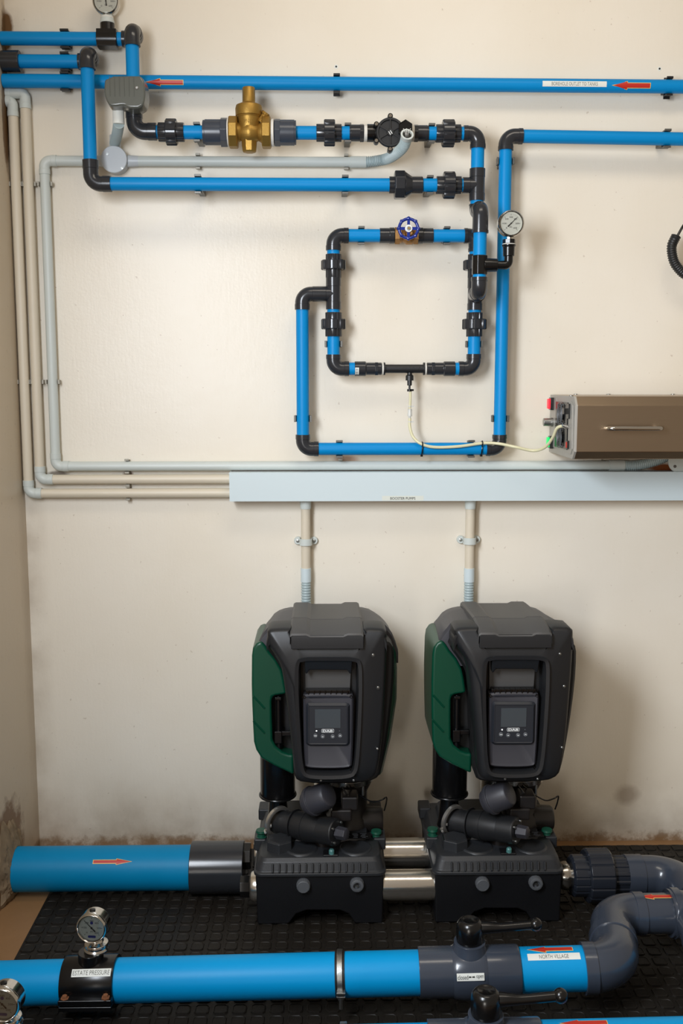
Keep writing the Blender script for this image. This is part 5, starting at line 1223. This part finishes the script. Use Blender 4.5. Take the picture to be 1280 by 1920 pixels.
lathe(MB(), V((c2_.x, -.25, ZL+.125)), Z, [(0, rp*1.18), (.014, rp*1.2), (.014, rp*1.1)], 48).build('steel_band', 'ss', pump, bev=.001)
lathe(MB(), V((c2_.x-.035, -.20, ZL+.03)), Z, [(0, .05), (.14, .05)], 36).build('motor_shell', 'ss', pump)
for xx, yy in ((.035, -.045), (-.06, -.02)):
    lathe(MB(), V((c2_.x+xx, -.25+yy, ZL+.10)), Z, [(0, .004), (.07, .004)], 12).build('tie_rod', 'galv', pump)
cm = at(700, 1536, -.26); rm = 24.5*m(cm, 1); xm0 = at(668, 1536, -.26).x; xm1 = at(717, 1536, -.26).x
lathe(MB(), V((xm0, -.26, cm.z)), X, [(0, rm*.85), (.012, rm*.9), (.014, rm), (xm1-xm0-.006, rm*.96), (xm1-xm0, rm*.82), (xm1-xm0, rm*.4)], 40).build('side_cap', 'motor', pump, ang=40)
pa_ = at(522, 1540, -.300); pb_ = at(632, 1561, -.400); dd = (pb_-pa_); LL = dd.length; kk_ = m(pa_, 1)
dis = MB(); lathe(dis, pa_, dd, [(0, 20*kk_), (0, 24*kk_), (LL*.16, 23*kk_), (LL*.30, 22*kk_), (LL*.32, 25*kk_), (LL*.5, 27*kk_), (LL*.78, 23*kk_), (LL*.8, 20*kk_)], 40)
for t in (.30, .50): lathe(dis, pa_+dd*t, dd, [(-.0015, 28*kk_), (.0015, 28*kk_)], 40)
box(dis, pa_+dd*.56, (LL*.55, .052, .0030), Matrix.Rotation(math.atan2(dd.y, dd.x), 3, 'Z')); 
dis.build('outlet_pipe', 'matte', pump, ang=35)
lathe(MB(), pa_+dd*.74, dd, [(0, 20*kk_), (.0015, 24.5*kk_), (LL*.24, 24.5*kk_), (LL*.255, 23*kk_), (LL*.255, 12*kk_)], 44).build('outlet_flange', 'matte', pump, bev=.0008)
dn = dd.normalized()
lathe(MB(), pb_, dd, [(0, 12*kk_), (.026, 11*kk_), (.027, 9*kk_)], 6).build('end_nut', 'char', pump, bev=.001)
for i in range(4):
    t = PI/4+PI/2*i; _, f_, u_ = frame(dn); lathe(MB(), pb_+dn*.000+(f_*math.cos(t)+u_*math.sin(t))*19*kk_, dn, [(0, .003), (.004, .003)], 12).build('flange_screw', 'galv', pump)
rg = MB(); _, f_, u_ = frame(dn); cr = at(521, 1540, -.318); rc = 27*kk_; dn2 = V((.66, -.74, -.08)).normalized()
lathe(rg, cr, dn2, [(-.005, rc-.005), (-.005, rc), (-.0035, rc+.003), (.0035, rc+.003), (.005, rc), (.005, rc-.005), (-.005, rc-.005)], 48, caps=False)
cg = rg.build('ring_clamp', 'clampm', pump, ang=50, label='steel ring clamp')
bt = MB(); pc = at(503, 1551, -.335); lathe(bt, pc+V((-.004, 0, -.010)), V((.25, 0, 1)), [(0, .0045), (.022, .0045), (.022, .0028), (.034, .0028)], 12); lathe(bt, pc+V((-.008, -.004, -.006)), V((.1, -1, .1)), [(0, .003), (.018, .003)], 10); box(bt, pc+V((.002, .002, .004)), (.012, .010, .006)); bt.build('clamp_bolt', 'clampm', cg, bev=.0005)
# tilted cap
cc = at(598, 1497, -.385); ax_ = V((.78, -.42, .50)).normalized(); kk2 = m(cc, 1)
lathe(MB(), cc-ax_*.028, ax_, [(-.012, 20*kk2), (0, 24*kk2), (0, 27*kk2), (.008, 28.5*kk2), (.011, 28.5*kk2), (.011, 26*kk2), (.050, 25*kk2), (.058, 22*kk2), (.060, 19*kk2)], 48).build('pump_cap', 'char', pump, bev=.0012, ang=28, label='round dark cap tilted towards the right')
sweep(MB(), spline([at(588, 1520, -.33), at(596, 1545, -.34), at(600, 1562, -.35)], 5), [.026]*11, 28).build('cap_neck', 'matte', pump)
pc = at(655, 1500, -.34); sn = MB(); box(sn, pc, (.04, .05, .035)); box(sn, pc+V((-.02, -.01, -.025)), (.05, .05, .03)); sn.build('sensor_block', 'motor', pump, bev=.005)
sweep(MB(), spline([at(600, 1562, -.345), at(606, 1585, -.345), at(606, 1600, -.34)], 4), [.020]*9, 24).build('outlet_foot', 'motor', pump)
sweep(MB(), spline([at(650, 1475, -.33), at(672, 1490, -.31), at(697, 1503, -.30), at(715, 1500, -.29), at(724, 1495, -.285), at(724, 1505, -.28), at(720, 1520, -.275)], 8), .0018, 8).build('sensor_cable', 'black', pump)
sweep(MB(), spline([at(640, 1475, -.34), at(655, 1500, -.35), at(640, 1520, -.36), at(620, 1535, -.36)], 8), .0020, 8).build('sensor_cable', 'black', pump)
def copy_tree(o, parent=None, dx_=0):
    c = o.copy(); C.objects.link(c)
    if parent is None: c.location = o.location+V((dx_, 0, 0))
    else: c.parent = parent
    for ch in list(o.children): copy_tree(ch, c)
    return c
bpy.context.view_layer.update()
d2 = copy_tree(dock, None, SP-.006); d2['label'] = 'black pump docking base with two round grey plugs, under the right pump'
p2_ = copy_tree(pump, None, SP); p2_['label'] = 'black and green booster pump with a display, the right one of the two'
# manifold pipes
xL_, xR_ = dxc+dw-.012, dxc+SP-.006-dw+.012
for Y, z, lab in ((YBk, .098, 'rear'), (-.388, .083, 'front')):
    r_ = .0355
    o = lathe(MB(), V((xL_, Y, z)), X, [(0, r_*.95), (0, r_), (xR_-xL_, r_), (xR_-xL_, r_*.95)], 64).build('manifold_pipe', 'pipess')
    tag(o, '%s shiny chrome manifold pipe between the two pump bases' % lab, 'pipe', 'chrome manifold pipes')
    o = lathe(MB(), V((dxc-dw+.012, Y, z)), -X, [(0, r_*.95), (0, r_), (.020, r_), (.026, r_*.93), (.029, r_*.8), (.029, r_*.6)], 64).build('manifold_end', 'pipess')
    tag(o, '%s rounded chrome pipe end left of the left pump base' % lab, 'pipe', 'chrome manifold pipes')
mend = o
xk = at(451, 1665, -.388).x; xk2 = dxc-dw+.012-.028
prof_thing(V((xk, -.388, .083)), X, [(0, .020), (0, .026), (xk2-xk-.004, .027), (xk2-xk+.001, .024)], 'cap', None, None, 'black', None, parent=mend, seg=8, plabel='black end cap')
# ---------- 14. room shell
def wallmat(name, base, dirt=True, left=False):
    mt = mat(name, base, .38); nt = mt.node_tree; b = nt.nodes['Principled BSDF']; L = nt.links.new
    g = nt.nodes.new('ShaderNodeNewGeometry'); sep = nt.nodes.new('ShaderNodeSeparateXYZ'); L(g.outputs['Position'], sep.inputs[0])
    def noise(sc_, det=4, rough=.5, vec=None):
        n = nt.nodes.new('ShaderNodeTexNoise'); n.inputs['Scale'].default_value = sc_; n.inputs['Detail'].default_value = det; n.inputs['Roughness'].default_value = rough
        L(vec or g.outputs['Position'], n.inputs['Vector']); return n.outputs['Fac']
    def rng(x, a, b_, c=0, d=1):
        r = nt.nodes.new('ShaderNodeMapRange'); L(x, r.inputs[0]); 
        for k_, v_ in zip(('From Min', 'From Max', 'To Min', 'To Max'), (a, b_, c, d)): r.inputs[k_].default_value = v_
        return r.outputs[0]
    def mul(x, y, op='MULTIPLY'):
        n = nt.nodes.new('ShaderNodeMath'); n.operation = op; n.use_clamp = op != 'SUBTRACT'; L(x, n.inputs[0])
        if isinstance(y, (int, float)): n.inputs[1].default_value = y
        else: L(y, n.inputs[1])
        return n.outputs[0]
    def mix(f, c1, c2):
        n = nt.nodes.new('ShaderNodeMix'); n.data_type = 'RGBA'; L(f, n.inputs[0])
        if isinstance(c1, str): n.inputs[6].default_value = lin(c1)
        else: L(c1, n.inputs[6])
        n.inputs[7].default_value = lin(c2); return n.outputs[2]
    col = mix(rng(noise(2.2), .35, .7, 0, .30), base, '#d6c8ae')
    col = mix(rng(noise(75, 2), .71, .75, 0, .28), col, '#8a6a4a')           # small specks
    low = rng(sep.outputs['Z'], .02, .30, 1, 0)
    col = mix(mul(mul(low, low), rng(noise(5, 6, .6), .30, .78)), col, '#98836a')
    low2 = rng(sep.outputs['Z'], .0, .055, 1, 0)
    col = mix(mul(rng(mul(low2, rng(noise(24, 7, .75), .3, .7), 'MULTIPLY'), .22, .5), .65), col, '#755a3e')
    low3 = rng(sep.outputs['Z'], .008, .03, 1, 0)
    col = mix(mul(mul(low3, rng(noise(6, 5, .6), .35, .6)), .7), col, '#7d5a30')
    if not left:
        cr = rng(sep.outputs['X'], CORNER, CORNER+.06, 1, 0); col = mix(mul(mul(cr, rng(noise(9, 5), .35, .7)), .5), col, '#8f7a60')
    def blob(cx, cy, cz, rx, ry, rz, c, s0=.75, s1=1.0, amt=1.0):
        nonlocal col
        vm = nt.nodes.new('ShaderNodeVectorMath'); vm.operation = 'SUBTRACT'; L(g.outputs['Position'], vm.inputs[0]); vm.inputs[1].default_value = (cx, cy, cz)
        v2 = nt.nodes.new('ShaderNodeVectorMath'); v2.operation = 'DIVIDE'; L(vm.outputs[0], v2.inputs[0]); v2.inputs[1].default_value = (rx, ry, rz)
        v3 = nt.nodes.new('ShaderNodeVectorMath'); v3.operation = 'LENGTH'; L(v2.outputs[0], v3.inputs[0])
        d = nt.nodes.new('ShaderNodeMath'); d.operation = 'ADD'; L(v3.outputs['Value'], d.inputs[0]); L(rng(noise(28, 5, .6), 0, 1, -.35, .35), d.inputs[1])
        f = mul(rng(d.outputs[0], s0, s1, 1, 0), amt); col = mix(f, col, c); return f
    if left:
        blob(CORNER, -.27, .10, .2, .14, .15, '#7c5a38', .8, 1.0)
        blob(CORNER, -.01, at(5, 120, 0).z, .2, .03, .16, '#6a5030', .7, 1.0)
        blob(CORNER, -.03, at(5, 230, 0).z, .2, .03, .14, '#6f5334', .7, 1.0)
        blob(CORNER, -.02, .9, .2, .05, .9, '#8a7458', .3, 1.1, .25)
    else:
        p = at(1250, 878, 0); blob(p.x, 0, p.z, .05, .2, .014, '#8a4a24', .7, 1.1)
        p = at(648, 862, 0); blob(p.x, 0, p.z, .035, .2, .012, '#b08468', .6, 1.2, .7)
        p = at(18, 200, 0); blob(p.x, 0, p.z, .016, .2, .09, '#6f5334', .7, 1.0)
        p = at(8, 60, 0); blob(p.x, 0, p.z, .025, .2, .06, '#6a4c2c', .7, 1.0)
        p = at(108, 890, 0); blob(p.x, 0, p.z, .035, .2, .012, '#5f5040', .6, 1.0, .8)
        p = at(240, 888, 0); blob(p.x, 0, p.z, .015, .2, .010, '#7a5540', .6, 1.1, .8)
        p = at(1175, 1490, 0); blob(p.x, 0, p.z, .035, .2, .03, '#85705c', .5, 1.2, .5)
    L(col, b.inputs['Base Color'])
    n1 = noise(150, 3, .6); n2 = noise(35, 3); 
    mp = nt.nodes.new('ShaderNodeMapping'); mp.inputs['Scale'].default_value = (1, 1, .18); L(g.outputs['Position'], mp.inputs['Vector']); n3 = noise(110, 2, .5, mp.outputs[0])
    s_ = mul(mul(mul(n1, .5), mul(n3, .5), 'ADD'), mul(n2, .9), 'ADD')
    nt.nodes[s_.node.name].use_clamp = False
    bp = nt.nodes.new('ShaderNodeBump'); bp.inputs['Strength'].default_value = .22; bp.inputs['Distance'].default_value = .002; L(s_, bp.inputs['Height']); L(bp.outputs[0], b.inputs['Normal'])
    b.inputs['Roughness'].default_value = .36; b.inputs['Specular IOR Level'].default_value = .38
    return mt
wb_ = MB(); box(wb_, ((CORNER+1.9)/2, .05, 1.35), (1.9-CORNER, .1, 2.8)); tag(wb_.build('wall_back', wallmat('painted_wall', '#ece5d7')), kind='structure')
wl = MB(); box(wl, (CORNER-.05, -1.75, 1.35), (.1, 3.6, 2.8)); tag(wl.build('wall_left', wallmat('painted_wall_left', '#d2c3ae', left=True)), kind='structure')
fm = mat('tan_floor', '#8f6c48', .5, var=.3, vscale=7, bump=.5, bscale=60)
fb2 = MB(); box(fb2, ((CORNER+1.9)/2-.05, -2.95, -.05), (1.9-CORNER+.1, 6.1, .1)); tag(fb2.build('floor', fm), kind='structure')
# broken plaster edge where the main pipe leaves the left wall
pm_ = mat('broken_plaster', '#86735a', .9, var=.45, vscale=45, bump=1, bscale=90)
pb2 = MB(); n = 90; rings = []
prng = random.Random(3)
for k in range(9):
    u_ = k/8; l = []
    for i in range(n):
        t = 2*PI*i/n; c_, s_ = math.cos(t), math.sin(t); w_ = 1+.10*math.sin(3*t+1)+.07*math.sin(7*t)+.05*math.sin(13*t+2)
        ro, zo = .090*w_, (.135 if s_ > 0 else .09)*w_
        ry, rz = .0555+(ro-.0555)*u_, .0555+(zo-.0555)*u_
        h_ = (.019*(1-u_)**.8+prng.uniform(-.0018, .0018)*(1 if 0 < k < 8 else .4)) if k < 8 else -.001
        l.append(V((CORNER+h_, YB1+c_*ry, max(.0005, zB1+s_*rz))))
    rings.append(l)
loops(pb2, rings, False, False)
tag(pb2.build('trim_1', pm_, ang=20), kind='structure')
# skirting dirt and loose crumbs
# ---------- 15. light
def area(name, loc, target, sx_, sy_, col, W, spec=1):
    l = bpy.data.lights.new(name, 'AREA'); l.shape = 'RECTANGLE'; l.size = sx_; l.size_y = sy_; l.color = col; l.energy = W
    o = bpy.data.objects.new(name, l); C.objects.link(o); o.location = loc; o.rotation_euler = (V(target)-V(loc)).to_track_quat('-Z', 'Y').to_euler(); return o
area('window_light', (CORNER+.06, -1.85, 1.6), (.8, -.25, .75), .6, .8, (.86, .92, 1.0), 35).data.spread = 2.3
area('ceiling_lamp', (.35, -1.35, 3.0), (.25, -.1, 1.0), 1.2, .4, (1.0, .90, .76), 10)
area('door_light', (-1.35, -5.0, .80), (0, 0, 1.15), 1.0, 1.1, (1.0, .955, .89), 58)
w = bpy.data.worlds.new('World'); bpy.context.scene.world = w; w.use_nodes = True
bgn = w.node_tree.nodes['Background']; bgn.inputs[0].default_value = lin('#dccbb6'); bgn.inputs[1].default_value = .42
# ---------- 16. camera
cam = bpy.data.cameras.new('camera'); co = bpy.data.objects.new('camera', cam); C.objects.link(co)
cam.sensor_fit = 'VERTICAL'; cam.sensor_height = 24; cam.sensor_width = 16; cam.lens = F/1920*24; cam.clip_start = .05
co.matrix_world = Matrix(((right.x, up.x, -fwd.x, CAM.x), (right.y, up.y, -fwd.y, CAM.y), (right.z, up.z, -fwd.z, CAM.z), (0, 0, 0, 1)))
sc_ = bpy.context.scene; sc_.camera = co
sc_.view_settings.view_transform = 'Standard'; sc_.view_settings.look = 'None'; sc_.view_settings.gamma = 1; sc_.view_settings.use_curve_mapping = False
sc_.view_settings.exposure = 0.05
